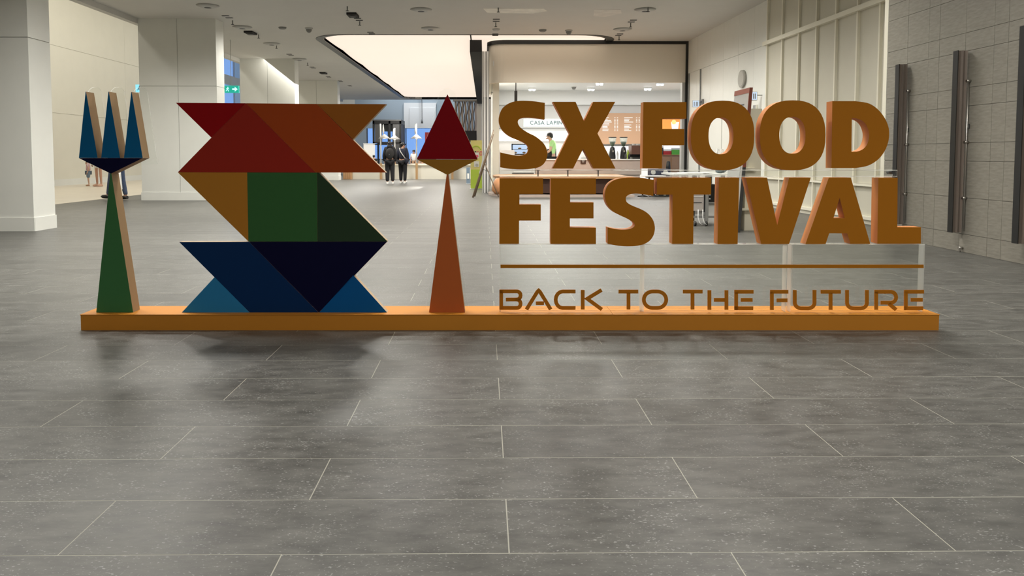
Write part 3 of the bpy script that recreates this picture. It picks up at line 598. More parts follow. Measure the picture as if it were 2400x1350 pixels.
# metallic curtain
a, c = aty(1066, 238, 39.5), aty(1117, 330, 39.5); t = thing('strip_curtain', ((a.x + c.x) / 2, 39.5, c.z), 'shimmering metallic curtain with dark wavy strips right of the spear', 'curtain')
n = 13
for i in range(n):
    x = a.x + (c.x - a.x) * (i + .5) / n; mb = MB(); wd = (c.x - a.x) / n * (.62 if i % 2 == 0 else .24)
    pts = []; NZ = 24
    for k in range(NZ + 1): z = a.z + (c.z - a.z) * k / NZ; pts.append((x + (.012 if i % 2 == 0 else .035) * sin(k * .55 + i * 1.7), 39.5 + (.0 if i % 2 == 0 else -.09), z))
    vs = [(p[0] - wd, p[1], p[2]) for p in pts] + [(p[0] + wd * .9, p[1] + .05, p[2]) for p in pts]
    mb.add(vs, [(k, k + 1, NZ + 2 + k, NZ + 1 + k) for k in range(NZ)], 0, True); mb.build('curtain_strip', M['curtain'] if i % 2 == 0 else M['curtaind'], t)
box('curtain_rail', (a.x - .1, 39.4, a.z), (c.x + .1, 39.6, a.z + .1), M['grey'], t)
box('curtain_base', (a.x + .4, 39.3, c.z - .05), (c.x, 39.7, c.z + .55), M['blackm'], t)
box('trim_4', (-.5, 40.6, 0), (-.2, 40.9, 4.25), M['cream'], kind='structure')
box('wall_beyond', (-.2, 40.6, 0), (9, 40.9, 8.2), M['wall'], kind='structure')
# kiosk: black framed glass box
a, c = aty(873, 283, 38), aty(941, 400, 38); x0, x1, zt = a.x, c.x, a.z; t = thing('glass_kiosk', ((x0 + x1) / 2, 38.8, 0), 'black framed glass kiosk behind the two women in black', 'kiosk')
for x in (x0, x0 + .85, x1 - .1):
    for y in (38, 39.6): box('frame_post', (x, y, 0), (x + .1, y + .1, zt), M['black'], t)
for y in (38, 39.6): box('top_beam', (x0, y, zt - .16), (x1, y + .1, zt), M['black'], t); box('mid_rail', (x0, y, 1.72), (x1, y + .08, 1.8), M['black'], t)
for x in (x0, x1 - .1): box('side_beam', (x, 38.1, zt - .16), (x + .1, 39.6, zt), M['black'], t)
box('roof', (x0, 38, zt), (x1, 39.7, zt + .06), M['dark'], t); box('solid_panel', (x0 + .12, 38.02, 1.8), (x0 + .5, 38.06, zt - .16), M['dark'], t); box('solid_panel', (x1 - .45, 38.02, 0), (x1 - .1, 38.06, zt - .16), M['dark'], t)
box('solid_panel', (x0, 39.62, 2.4), (x1, 39.66, zt - .16), M['grey'], t)
box('glass_pane', (x0 + .5, 38.03, 1.8), (x1 - .5, 38.05, zt - .16), M['glass'], t); box('glass_pane', (x0 + .1, 38.03, .1), (x1 - .5, 38.05, 1.72), M['glass'], t)
box('kiosk_base', (x0, 37.96, 0), (x1, 39.7, .1), M['black'], t)
for (z0, z1) in ((1.3, 2.2),): box('side_panel', (x1 - .06, 38.15, 0), (x1 - .02, 39.55, zt - .16), M['dark'], t)
# low cream wall with posts
lw = thing('low_wall', (-3.6, 32.4, 0), 'low cream dividing wall across the far hall', 'low wall'); lwz = .67
box('wall_body', (-6.3, 32.1, 0), (-.55, 32.5, lwz - .05), M['cream'], lw); box('wall_cap', (-6.32, 32.06, lwz - .05), (-.53, 32.54, lwz), M['cream2'], lw)
for u, top, cone, lb in [(892, 290, 320, 'white lamp post with cone shade, leftmost above the low wall'), (925, 300, 322, 'white lamp post with cone shade between the two women'), (976, 290, 320, 'white lamp post with cone shade left of the spear'), (1060, 330, 345, 'lamp post on a wooden stand behind the spear')]:
    Y = 33.6 if u == 925 else 31.9; q = aty(u, top, Y); z2 = q.z; x = q.x; t = thing('lamp_post', (x, Y, 0), lb, 'lamp', 'cone lamp posts at the low wall')
    box('wooden_stand', (x - .05, Y - .05, 0), (x + .05, Y + .05, .72), M['woodp'], t); MB().tube([(x, Y, .72), (x, Y, z2)], .032, 10).build('pole', M['white'], t)
    zc = aty(u, cone, Y).z; s = .17 if u < 900 else .0
    MB().lathe((x + s, Y - .05, zc - .09), [(.27, 0), (.05, .17), (.03, .2)], 18).build('cone_shade', M['wfab'], t); MB().lathe((x + s, Y - .05, zc - .1), [(.06, 0), (.04, .05)], 10).build('bulb', M['led'], t)
    if u != 1060: MB().lathe((x + (0.12 if u == 892 else -.05), Y, z2 - .45), [(.025, 0), (.04, .15), (.015, .42)], 10).build('finial_shade', M['lgrey'] if u == 976 else M['white'], t)
a = aty(805, 402, 31.9); t = thing('wooden_slat_box', (a.x + .2, 31.9, 0), 'small wooden slatted box against the low wall under the letter S', 'box'); box('box_shell', (a.x, 31.8, 0), (a.x + .38, 32.05, .36), M['woodp'], t)
for i in range(4): box('slat', (a.x + .03 + i * .09, 31.76, .02), (a.x + .08 + i * .09, 31.8, .34), M['wood'], t)
# shelves of goods behind low wall
for u0, u1, v0, v1, m, nm, lb in [(862, 868, 385, 0, 'white', '', ''),]: pass
a, c = aty(962, 374, 34), aty(1010, 386, 34); t = thing('merchandise_table', ((a.x + c.x) / 2, 34.3, 0), 'low table with rows of brown packets behind the low wall', 'table'); box('tabletop', (a.x, 34, .62), (c.x, 34.7, .68), M['white'], t)
for xx in (a.x + .05, c.x - .1): box('leg', (xx, 34.1, 0), (xx + .05, 34.15, .62), M['dark'], t)
for i in range(6): q = box('packet', (a.x + .06 + i * .15, 34.05, .68), (a.x + .17 + i * .15, 34.2, .82), M['menu']); tag(q, ['first', 'second', 'third', 'fourth', 'fifth', 'last'][i] + ' brown paper packet from the left on the table behind the low wall', 'packet', 'brown packets behind the low wall')
a = aty(866, 338, 36); t = thing('white_cabinet', (a.x, 36, 0), 'plain white cabinet left of the black kiosk', 'cabinet'); box('cabinet_body', (a.x - .3, 36, 0), (a.x + .2, 36.5, 1.65), M['shopw'], t); box('cabinet_top', (a.x - .32, 35.98, 1.65), (a.x + .22, 36.52, 1.68), M['white'], t)
# red poster + lime standee + easel
a = aty(996, 310, 41); t = thing('red_poster', (a.x, 41, a.z - .8), 'red framed poster hidden behind the spear left edge', 'poster'); box('poster_board', (a.x, 41, a.z - .9), (a.x + .6, 41.05, a.z), M['red'], t); box('poster_print', (a.x + .07, 40.99, a.z - .8), (a.x + .5, 41, a.z - .3), M['magenta'], t)
box('poster_post', (a.x + .27, 41.06, 0), (a.x + .33, 41.1, a.z), M['dark'], t)
q0, q1 = flo(1103, 443), flo(1131, 443); Y = q0.y; zt = aty(1117, 329, Y).z
t = thing('promotion_standee', ((q0.x + q1.x) / 2, Y, 0), 'tall lime and yellow sale standee right of the spear', 'standee')
box('standee_board', (q0.x, Y, .02), (q1.x + .0, Y + .05, zt), M['yellow'], t); box('lime_print', (q0.x + .005, Y - .006, .02), (q1.x - .005, Y - .001, .62), M['lime'], t); box('base_plate', (q0.x - .02, Y - .1, 0), (q1.x + .02, Y + .2, .02), M['lgrey'], t)
text('50', .2, facing((q1.x - .1, Y - .008, zt - .42)), M['magenta'], 'lettering', t, .004); box('print_line', (q0.x + .13, Y - .006, zt - .38), (q1.x - .2, Y - .001, zt - .34), M['dark'], t)
for z in (.7, .98): box('price_tag', (q0.x + .11, Y - .012, z), (q0.x + .27, Y - .006, z + .18), M['white'], t); MB().tube([(q0.x + .2, Y - .016, z + .06), (q0.x + .2, Y - .012, z + .06)], .05, 12).build('printed_dot', M['magenta'] if z > .8 else M['lgrey'], t)
MB().tube([(q0.x + .3 * cos(radians(a)) * .5 + .17, Y - .01, zt - .3 + .12 * sin(radians(a))) for a in range(0, 181, 20)], .018, 6).build('arch_print', M['lime'], t)
a = flo(1096, 427, 0); t = thing('small_standee', (a.x, 27, 0), 'small pale blue leaflet stand left of the lime standee', 'leaflet stand'); q = aty(1097, 427, 26.5); box('leaflet_board', (q.x - .06, 26.5, .02), (q.x + .07, 26.54, .62), M['bluef'], t); box('leaflet_print', (q.x - .03, 26.49, .2), (q.x + .04, 26.5, .4), M['white'], t); box('base_plate', (q.x - .08, 26.4, 0), (q.x + .09, 26.7, .02), M['lgrey'], t)
# easel seen from its side
q = flo(1108, 463); r2 = flo(1169, 463); zt = aty(1157, 305, q.y).z; xt = aty(1157, 305, q.y).x
t = thing('display_easel', ((q.x + r2.x) / 2, q.y, 0), 'wooden display easel with board, seen from the side at the shop corner', 'easel')
MB().tube([(q.x, q.y - .0, 0), (xt, q.y, zt)], [.022, .012], 8).build('front_leg', M['easelw'], t); MB().tube([(q.x + .04, q.y + .5, 0), (xt, q.y + .02, zt - .1)], [.02, .012], 8).build('front_leg', M['easelw'], t)
ph = aty(1134, 378, q.y); MB().tube([(r2.x, q.y + .25, 0), (ph.x, q.y + .25, ph.z)], .012, 8).build('rear_leg', M['easelw'], t)
a, c = aty(1128, 408, q.y), aty(1143, 348, q.y); d = Vector((c.x - a.x, 0, c.z - a.z)); nn = Vector((-d.z, 0, d.x)).normalized()
MB().obox(Vector(((a.x + c.x) / 2, q.y + .27, (a.z + c.z) / 2)) + nn * .04, d * .5, (0, .28, 0), nn * .02).build('board', M['lgrey'], t); MB().tube([(a.x - .05, q.y, a.z), (a.x - .05, q.y + .5, a.z)], .015, 8).build('ledge', M['easelw'], t)
MB().tube([(ph.x - .03, q.y + .25, ph.z - .2), (ph.x + .14, q.y + .25, ph.z - .28)], .006, 6).build('brace', M['dark'], t)

# ================================================================== RIGHT MIDDLE: tall board, cream stand, cart, wall signs
q = Vector((3.50, 9.74, 0)); zt = 1.99
t = thing('tall_sign_board', (3.5, 9.95, 0), 'tall leaning sign board with brick red header, edge towards the viewer', 'sign board')
lean = Vector((.14, 0, zt)); y0, y1 = 9.74, 10.32
def lb(s, off, y, z): return Vector((3.5 + .14 * z / zt + off, y, z))
def lbox(name, o0, o1, ya, yb, z0, z1, m): 
    vs = [lb(0, o, y, z) for z in (z0, z1) for y in (ya, yb) for o in (o0, o1)]
    return MB().add(vs, [(0, 1, 3, 2), (4, 6, 7, 5), (0, 4, 5, 1), (2, 3, 7, 6), (0, 2, 6, 4), (1, 5, 7, 3)]).build(name, m, t)
lbox('board', -.018, .018, y0, y1, .0, zt, mat('board_grey', L(.42, .40, .37), .5)); lbox('header', -.022, -.0185, y0, y1, zt - .07, zt, M['rust']); lbox('edge_strip', -.022, .022, y0 - .012, y0, .9, zt, M['rust']); lbox('edge_strip', -.022, .022, y0 - .012, y0, 0, .9, M['dark'])
for z, w_ in ((1.76, .3), (1.70, .18)): lbox('print_line', -.021, -.0185, y0 + .15, y0 + .15 + w_, z, z + .018, M['dark'])
lbox('lower_sheet', -.024, -.0185, y0 + .08, y1 - .03, .72, .98, M['lgrey'])
cs = thing('cream_display_stand', (3.86, 10.15, 0), 'cream freestanding panel with two small ledges behind the leaning board', 'stand')
box('panel_body', (3.68, 10.0, 0), (3.90, 10.6, 1.72), M['cream2'], cs)
for z in (.86, .29): box('ledge', (3.6, 9.93, z), (3.80, 10.0, z + .03), M['cream2'], cs)
# cart
q = flo(1656, 530); cx, cy = q.x, q.y
t = thing('service_cart', (cx - .1, cy + .35, 0), 'grey wheeled service cart with a white top behind the letters T and I', 'cart')
xl, xr = aty(1577, 410, cy).x, aty(1706, 410, cy).x
tz = .765
box('cart_top', (xl, cy - .05, tz), (xr, cy + .7, tz + .025), M['white'], t)
for x in (cx - .02, xr - .09, ):
    for y in (cy, cy + .6): box('leg', (x, y, .07), (x + .045, y + .045, tz), M['grey'], t)
for y in (cy, cy + .6): box('leg', (cx - .19, y + .1, .07), (cx - .155, y + .135, tz), M['dark'], t)
box('lower_shelf', (cx - .2, cy + .02, .12), (xr - .04, cy + .62, .15), M['grey'], t); box('mid_shelf', (cx + .0, cy + .02, .34), (xr - .04, cy + .62, .36), M['grey'], t)
for x in (cx, xr - .07, cx - .17): MB().tube([(x - .015, cy + .02, .035), (x + .015, cy + .02, .035)], .035, 14).build('wheel', M['black'], t)
t2 = thing('printed_carton', (cx - .13, cy + .1, .24), 'grey cardboard carton with faded print hanging at the cart side', 'carton'); a, c = aty(1622, 457, cy + .02), aty(1649, 494, cy + .02)
box('carton_body', (a.x, cy + .02, c.z), (c.x, cy + .1, a.z + .12), M['box'], t2); box('carton_side', (c.x, cy + .02, c.z - .02), (c.x + .03, cy + .1, a.z + .12), M['blackm'], t2); box('print_line', (a.x + .02, cy + .016, (a.z + c.z) / 2), (c.x - .03, cy + .02, (a.z + c.z) / 2 + .012), M['dark'], t2); box('tape', (a.x, cy + .016, a.z - .03), (c.x - .01, cy + .02, a.z - .02), M['white'], t2)
t2 = thing('black_device', (cx + .12, cy + .2, .36), 'black device with two white sockets on the cart', 'device'); a = aty(1661, 478, cy + .06); box('device_body', (cx + .035, cy + .06, .362), (xr - .1, cy + .5, .62), M['blackm'], t2)
for z in (.40, .46): box('socket', (cx + .05, cy + .054, z), (cx + .07, cy + .06, z + .02), M['white'], t2)
t2 = thing('white_carton', (cx + .15, cy + .3, .15), 'plain white carton on the lowest shelf of the cart', 'carton'); box('carton_body', (cx + .03, cy + .06, .15), (xr - .1, cy + .5, .335), M['white'], t2); box('carton_lid', (cx + .028, cy + .055, .30), (xr - .098, cy + .5, .3349), M['lgrey'], t2)
t2 = box('white_tray', (cx - .15, cy + .1, .15), (cx - .03, cy + .5, .235), M['white']); tag(t2, 'white plastic tray on the lowest cart shelf, left side', 'tray')
for i, dx in enumerate((-.13, -.06)):
    t2 = MB().tube([(cx + dx, cy + .0, .25), (cx + dx, cy - .0, .13), (cx + dx + .02, cy - .02, .05), (cx + dx + .06, cy - .01, .02)], .007, 6).build('power_cable', M['white']); tag(t2, ['left pale cable dangling from the cart', 'right pale cable dangling from the cart'][i], 'cable')
for i, (x0, x1, dz, lb_) in enumerate([(xl + .01, xl + .45, 0, 'flat white sheet at the left end of the cart top'), (xl + .2, xl + .62, .006, 'white sheet overlapping the first one on the cart top')]):
    q = box('paper_sheet', (x0, cy - .02, tz + .026 + dz), (x1, cy + .5, tz + .031 + dz), M['white']); tag(q, lb_, 'paper')
q = aty(1690, 409, cy + .3); t2 = thing('grey_pouch', (q.x, cy + .3, tz + .026), 'crumpled blue-grey pouch on the right of the cart top', 'pouch'); MB().ell((q.x - .02, cy + .3, tz + .065), (.07, .07, .045)).build('pouch_body', mat('bluegrey', L(.12, .15, .16), .7), t2); MB().obox((q.x + .05, cy + .3, tz + .07), (.03, 0, .025), (0, .05, 0), (-.01, 0, .014)).build('pouch_flap', mat('bluegrey2', L(.15, .18, .19), .7), t2)
# round wall sign and lit signs
yy = 16.05; p = atx(1742, 185, XR(yy)); t = thing('round_wall_sign', (XR(p.y) - .05, p.y, p.z), 'round grey projecting sign on the panelled wall above the tall board', 'sign')
c0 = RW(p.y, .0, p.z); MB().tube([RW(p.y, -.0, p.z), RW(p.y, .05, p.z)], .20, 28).build('disc', mat('disc_grey', L(.36, .35, .31), .6), t); MB().tube([RW(p.y, .05, p.z), RW(p.y, .056, p.z)], .17, 28).build('disc_face', mat('disc_grey2', L(.42, .41, .37), .6), t)
for u, v, s, lb_ in [(1765, 225, .20, 'lit white hanging sign right of the tall leaning board'), (1631, 243, .2, 'lit white hanging sign left of the first O')]:
    Y = 15.0 if u > 1700 else 18.9; p = aty(u, v, Y); t = thing('hanging_sign', (p.x, Y, p.z - .1), lb_, 'sign', 'lit signs on the right wall')
    hh = .09; box('sign_box', (p.x - .09, Y, p.z - hh), (p.x + .09, Y + .06, p.z + hh), M['lgrey'], t); box('lit_face', (p.x - .08, Y - .006, p.z - hh + .01), (p.x + .08, Y - .001, p.z + hh - .01), M['scr'], t)
    for dx in (-.045, .01, .045): box('figure', (p.x + dx - .012, Y - .01, p.z - .06), (p.x + dx + .008, Y - .006, p.z + .05), M['grey'], t)
    MB().tube([(p.x + .09, Y + .03, p.z + .02), (XR(Y), Y + .03, p.z + .02)], .012, 8).build('arm', M['lgrey'], t)
p = atx(1648, 239, XR(18.9) - .0); t = rbox(MB(), 18.75, 18.85, .0, .06, p.z - .07, p.z + .07).build('wall_sensor', M['grey']); tag(t, 'small grey box on the wall just above the first O', 'sensor'); rbox(MB(), 18.77, 18.83, .06, .07, p.z - .03, p.z + .03).build('sensor_lens', M['dark'], t)
# green exit signs
for u, v, Y, w_, h_, full, lb_ in [(541, 209, 20.0, .22, .10, True, 'green lit exit sign with running figure and arrow, right of the second column'), (326, 207, 17.2, .085, .09, False, 'small cyan lit exit sign left of the second column, seen through the fork')]:
    p = aty(u, v, Y); t = thing('exit_sign', (p.x, Y, p.z - h_), lb_, 'exit sign')
    box('sign_box', (p.x - w_, Y, p.z - h_), (p.x + w_, Y + .05, p.z + h_), M['exitg'] if full else M['exitc'], t)
    if full: box('side_glow', (p.x - w_ - .12, Y + .01, p.z - h_ + .01), (p.x - w_ - .001, Y + .04, p.z + h_ - .02), M['exitc'], t)
    f = .5 * h_ / .1; x = p.x - (.09 if full else 0)
    MB().tube([(x + .02 * f, Y - .004, p.z + .1 * f), (x + .02 * f, Y - .001, p.z + .1 * f)], .03 * f, 12).build('figure_head', M['exitw'] if full else M['jean'], t)
    fig = MB(); mm = M['exitw'] if full else M['jean']
    for p0, p1 in (((.02, .06), (-.02, -.03)), ((-.02, -.03), (-.09, -.1)), ((-.02, -.03), (.05, -.06)), ((.05, -.06), (.04, -.13)), ((.02, .05), (.09, .01)), ((.02, .05), (-.07, .02))): fig.tube([(x + p0[0] * f, Y - .004, p.z + p0[1] * f), (x + p1[0] * f, Y - .004, p.z + p1[1] * f)], .014 * f, 6)
    fig.build('running_figure', mm, t)
    if full: xx = p.x + .11; MB().prism([[(xx - .07, Y - .004, p.z - .02), (xx + .0, Y - .004, p.z - .02), (xx, Y - .004, p.z - .065), (xx + .08, Y - .004, p.z), (xx, Y - .004, p.z + .065), (xx, Y - .004, p.z + .02), (xx - .07, Y - .004, p.z + .02)]], (0, .003, 0), 0, 0).build('arrow', M['exitw'], t)
    if full: MB().tube([(p.x, Y + .025, p.z + h_), (p.x, Y + .025, CZ)], .008, 6).build('hanger', M['lgrey'], t)
    else: MB().tube([(p.x + w_ - .01, Y + .025, p.z + .02), (-8.15, Y + .025, p.z + .02)], .012, 6).build('arm', M['lgrey'], t)

# ================================================================== THE SIGN
ZP = sgn(190, 737, 0).z
pl = MB(); A0, A1 = sgn(190, 774, 0), sgn(2200, 774, 0); A0.z = A1.z = 0
DEP = .24
pl.prism([[A0, A1, A1 + Vector((0, 0, ZP - .004)), A0 + Vector((0, 0, ZP - .004))]], SN * DEP, 0, 0)
pt = thing('sign_plinth', (A0 + A1) / 2 + SN * DEP / 2, 'long low ochre painted plinth carrying the festival sign', 'plinth')
pl.build('plinth_body', PLB, pt)
tp = MB(); u0 = A0 + Vector((0, 0, ZP - .004)) - SU * .003 - SN * .003; u1 = A1 + Vector((0, 0, ZP - .004)) + SU * .003 - SN * .003
# two joined top boards with a fine seam
mid = u0 + (u1 - u0) * .62
for a, c in ((u0, mid - SU * .001), (mid + SU * .001, u1)): MB().prism([[a, c, c + Vector((0, 0, .004)), a + Vector((0, 0, .004))]], SN * (DEP + .006), 0, 0).build('top_board', PLB, pt)

def prism_px(pts, d0, thick, mats, name, parent=None, holes=(), smooth=False, mb=None):
    loops = [[sgn(u, v, d0) for u, v in l] for l in [pts] + list(holes)]
    return MB().prism(loops, SN * thick, 0, 1, smooth, mb=mb).build(name, mats, parent)

# fork
FD, FT = .055, .085
Z1 = lambda x, y: (150 + x / 4.5, 190 + y / 4.5)
base = sgn(268, 729, FD)
ft_ = thing('fork_sculpture', Vector((base.x, base.y, ZP)), 'three-pronged geometric fork, blue prongs on a green handle', 'sculpture')
for a in (((230, 112), (355, 811), (157, 811)), ((470, 112), (592, 811), (392, 811)), ((711, 115), (830, 811), (632, 811))):
    ax, ay = a[0]; pts = [Z1(ax - 2, ay), Z1(ax + 3, ay), Z1(*a[1]), Z1(*a[2])]
    prism_px(pts, FD, FT, [P['fblue'], TAN], 'prong', ft_)
o = prism_px([Z1(155, 812), Z1(832, 812), Z1(500, 974), Z1(490, 974)], FD, FT, [P['dnavy'], TAN], 'fork_head', ft_); tag(o, 'dark navy triangular head of the fork')
hb = sgn(226, 729, FD); zz = ZP
def foot(u): p = sgn(u, 729, FD); return Vector((p.x, p.y, ZP))
def prism_foot(top, ul, ur, name, mats, parent, d=FD, th=FT):
    loops = [[sgn(*q, d) for q in top] + [foot(ur), foot(ul)]]
    return MB().prism(loops, SN * th, 0, 1).build(name, mats, parent)
o = prism_foot([(258.5, 406), (261, 406)], 225.5, 312, 'handle', [P['hgreen'], TAN], ft_); tag(o, 'green tapering handle of the fork')
def Rnd(cx, cy, rx, ry, a0, a1, n=8): return [(cx + rx * cos(radians(a0 + (a1 - a0) * i / n)), cy - ry * sin(radians(a0 + (a1 - a0) * i / n))) for i in range(n + 1)]
for dx in (0, 53.3, 107):
    pts = [(205 + dx, 390)] + [(205 + dx, 222)] + Rnd(222 + dx, 221, 17, 17, 180, 20)[1:] + [(250 + dx, 300), (262 + dx, 384)]
    prism_px(pts, FD + FT + .001, .006, [M['clear'], M['edge']], 'clear_backing', ft_, mb=0)
prism_px([(268, 409), (281, 404), (285, 444), (274, 444)], FD + FT + .001, .012, [M['edge'], M['edge']], 'neck_bracket', ft_)
# spear (knife)
bs = sgn(1048, 729, FD); sp = thing('spear_sculpture', Vector((bs.x, bs.y, ZP)), 'geometric spear-shaped spatula, wine red blade on an orange handle', 'sculpture')
o = prism_px([(1048.6, 221), (1119.5, 373.5), (977, 372.5)], FD, FT * .7, [P['spear'], TAN], 'blade', sp); tag(o, 'wine red triangular blade')
o = prism_px([(977, 373.5), (1119.5, 374), (1048.6, 410)], FD, FT * .7, [P['sochre'], TAN], 'blade_base', sp); tag(o, 'dull ochre lower triangle of the blade')
o = prism_foot([(1046.8, 409), (1050.4, 409)], 1005.5, 1089.5, 'handle', [P['horange'], TAN], sp, FD, FT * .7); tag(o, 'rust orange tapering handle of the spear')
prism_px(Rnd(1048, 226, 20, 19, 175, 5) + [(1100, 340), (996, 340)], FD + FT * .7 + .001, .006, [M['clear'], M['edge']], 'clear_backing', sp, mb=0)
prism_px([(1042, 420), (1055, 420), (1074, 560), (1098, 722), (998, 722), (1022, 560)], FD + FT * .7 + .001, .006, [M['clear'], M['edge']], 'clear_backing', sp, mb=0)
# tangram S
Z3 = lambda q: (400 + q[0] / 2.5, 220 + q[1] / 2.5)
bs = sgn(666, 729, FD); ts = thing('tangram_letter', Vector((bs.x, bs.y, ZP)), 'huge letter S assembled from coloured triangles and a green square', 'letter sculpture')
for nm, pts, c, lb_ in [('triangle', [(30, 52), (440, 55), (238, 256)], 'dred', 'dark red triangle at the upper left'), ('triangle', [(441, 55), (847, 461), (42, 459), (239, 256)], 'red', 'large brick red triangle'),
                        ('parallelogram', [(442, 55), (855, 59), (1262, 461), (848, 461)], 'ored', 'orange red parallelogram'), ('triangle', [(856, 59), (1262, 60), (1068, 266)], 'brown', 'brown triangle at the upper right'),
                        ('triangle', [(42, 460), (448, 461), (455, 864)], 'ochre', 'ochre triangle at the middle left'), ('square', [(449, 461), (858, 462), (860, 865), (456, 865)], 'green', 'green square in the middle'),
                        ('triangle', [(859, 462), (869, 462), (1268, 862), (1262, 865), (861, 865)], 'dgreen', 'dark green triangle at the middle right'), ('parallelogram', [(50, 868), (460, 867), (866, 1267), (463, 1267)], 'navy', 'navy blue parallelogram'),
                        ('triangle', [(461, 867), (1268, 866), (868, 1266)], 'dnavy', 'very dark navy triangle'), ('triangle', [(258, 1073), (462, 1268), (65, 1268)], 'lblue', 'light blue triangle at the lower left'), ('triangle', [(1070, 1062), (1268, 1266), (870, 1267)], 'blue', 'blue triangle at the lower right')]:
    pp = [Z3(q) for q in pts]; loops = []
    vs = []
    for (u, v) in pp:
        p = sgn(u, v, FD)
        if v > 722: p.z = ZP; 
        vs.append(p)
    o = MB().prism([vs], SN * .048, 0, 1).build(nm, [P[c], CRM], ts); tag(o, lb_)

# big letters
def spl(pts, n=5, closed=True):
    """Catmull-Rom through points; a point given with a third value stays a corner"""
    out = []; N = len(pts)
    for i in range(N):
        p0, p1, p2, p3 = pts[i - 1], pts[i], pts[(i + 1) % N], pts[(i + 2) % N]
        if len(p1) > 2: p0 = p1
        if len(p2) > 2: p3 = p2
        if len(p1) > 2 and len(p2) > 2: out.append((p1[0], p1[1])); continue
        for k in range(n):
            t = k / n; q = []
            for c in (0, 1): a, b_, c_, d = p0[c], p1[c], p2[c], p3[c]; q.append(.5 * (2 * b_ + (c_ - a) * t + (2 * a - 5 * b_ + 4 * c_ - d) * t * t + (3 * b_ - a - 3 * c_ + d) * t ** 3))
            out.append(tuple(q))
    return out
def sup(cx, cy, rx, ry, e=2.5, n=44):
    o = []
    for i in range(n): a = 2 * pi * i / n; c, s_ = cos(a), sin(a); o.append((cx + rx * copysign(abs(c) ** (2 / e), c), cy + ry * copysign(abs(s_) ** (2 / e), s_)))
    return o
def z5(l): return [((1140 + q[0] / 3.552, 220 + q[1] / 3.552) + tuple(q[2:])) for q in l]
def z6(l): return [((1640 + q[0] / 3.552, 220 + q[1] / 3.552) + tuple(q[2:])) for q in l]
LD, LT = .055, .075
c1 = 1
S1 = spl(z5([(487, 75, c1), (485, 212, c1), (400, 199), (330, 196), (282, 204), (262, 230), (271, 264), (300, 294), (350, 325), (405, 352), (450, 385), (485, 425), (503, 465), (508, 500), (500, 545), (475, 585), (438, 610), (380, 623), (300, 629), (200, 625), (115, 612, c1), (115, 487, c1), (180, 502), (250, 513), (300, 511), (335, 495), (349, 465), (340, 430), (310, 405), (265, 385), (200, 357), (150, 322), (118, 280), (103, 230), (107, 178), (128, 128), (165, 92), (215, 68), (275, 58), (340, 58), (400, 62)]), 4)
S2 = spl(z5([(1394, 716, c1), (1390, 850, c1), (1310, 837), (1240, 830), (1190, 838), (1163, 860), (1164, 892), (1185, 915), (1230, 937), (1290, 962), (1340, 992), (1380, 1037), (1400, 1090), (1401, 1140), (1385, 1190), (1350, 1230), (1300, 1255), (1230, 1268), (1150, 1269), (1080, 1262), (1010, 1247, c1), (1010, 1112, c1), (1070, 1125), (1140, 1131), (1200, 1123), (1235, 1098), (1225, 1070), (1180, 1042), (1110, 1010), (1050, 975), (1010, 930), (990, 880), (986, 830), (1000, 780), (1030, 740), (1080, 712), (1150, 699), (1230, 696), (1310, 702)]), 4)
line1 = [('S', S1, [], 'ochre three-dimensional letter S starting the upper line'),
         ('X', z5([(553, 66), (742, 66), (813, 228), (890, 66), (1073, 66), (925, 330), (1075, 622), (892, 622), (805, 458), (722, 622), (550, 622), (692, 330)]), [], 'ochre three-dimensional letter X in the upper line'),
         ('F', z5([(1307, 68), (1665, 68), (1665, 206), (1465, 206), (1465, 292), (1648, 292), (1648, 427), (1463, 427), (1461, 622), (1299, 622)]), [], 'ochre three-dimensional letter F beginning the word FOOD'),
         ('O', sup(1693.5, 317.3, 74.5, 81.5, 2.45), [sup(1689.8, 318.4, 29.2, 43.1, 2.3)], 'ochre three-dimensional letter O directly after the F of FOOD'),
         ('O', sup(1857.8, 317, 77, 82, 2.45), [sup(1857.2, 317, 30.6, 43.2, 2.3)], 'ochre three-dimensional letter O directly before the D of FOOD'),
         ('D', spl([(1950.8, 237, 1), (2005, 237, 1), (2038, 243), (2063, 262), (2080, 290), (2084, 318), (2077, 347), (2060, 372), (2035, 388), (2005, 394, 1), (1948.6, 394, 1)], 5), [spl([(1996.5, 276.5, 1), (2007, 277.5, 1), (2021, 283), (2032, 296), (2037, 316), (2033, 337), (2022, 350), (2008, 355.5, 1), (1995.8, 355.5, 1)], 4)], 'ochre three-dimensional letter D ending the upper line')]
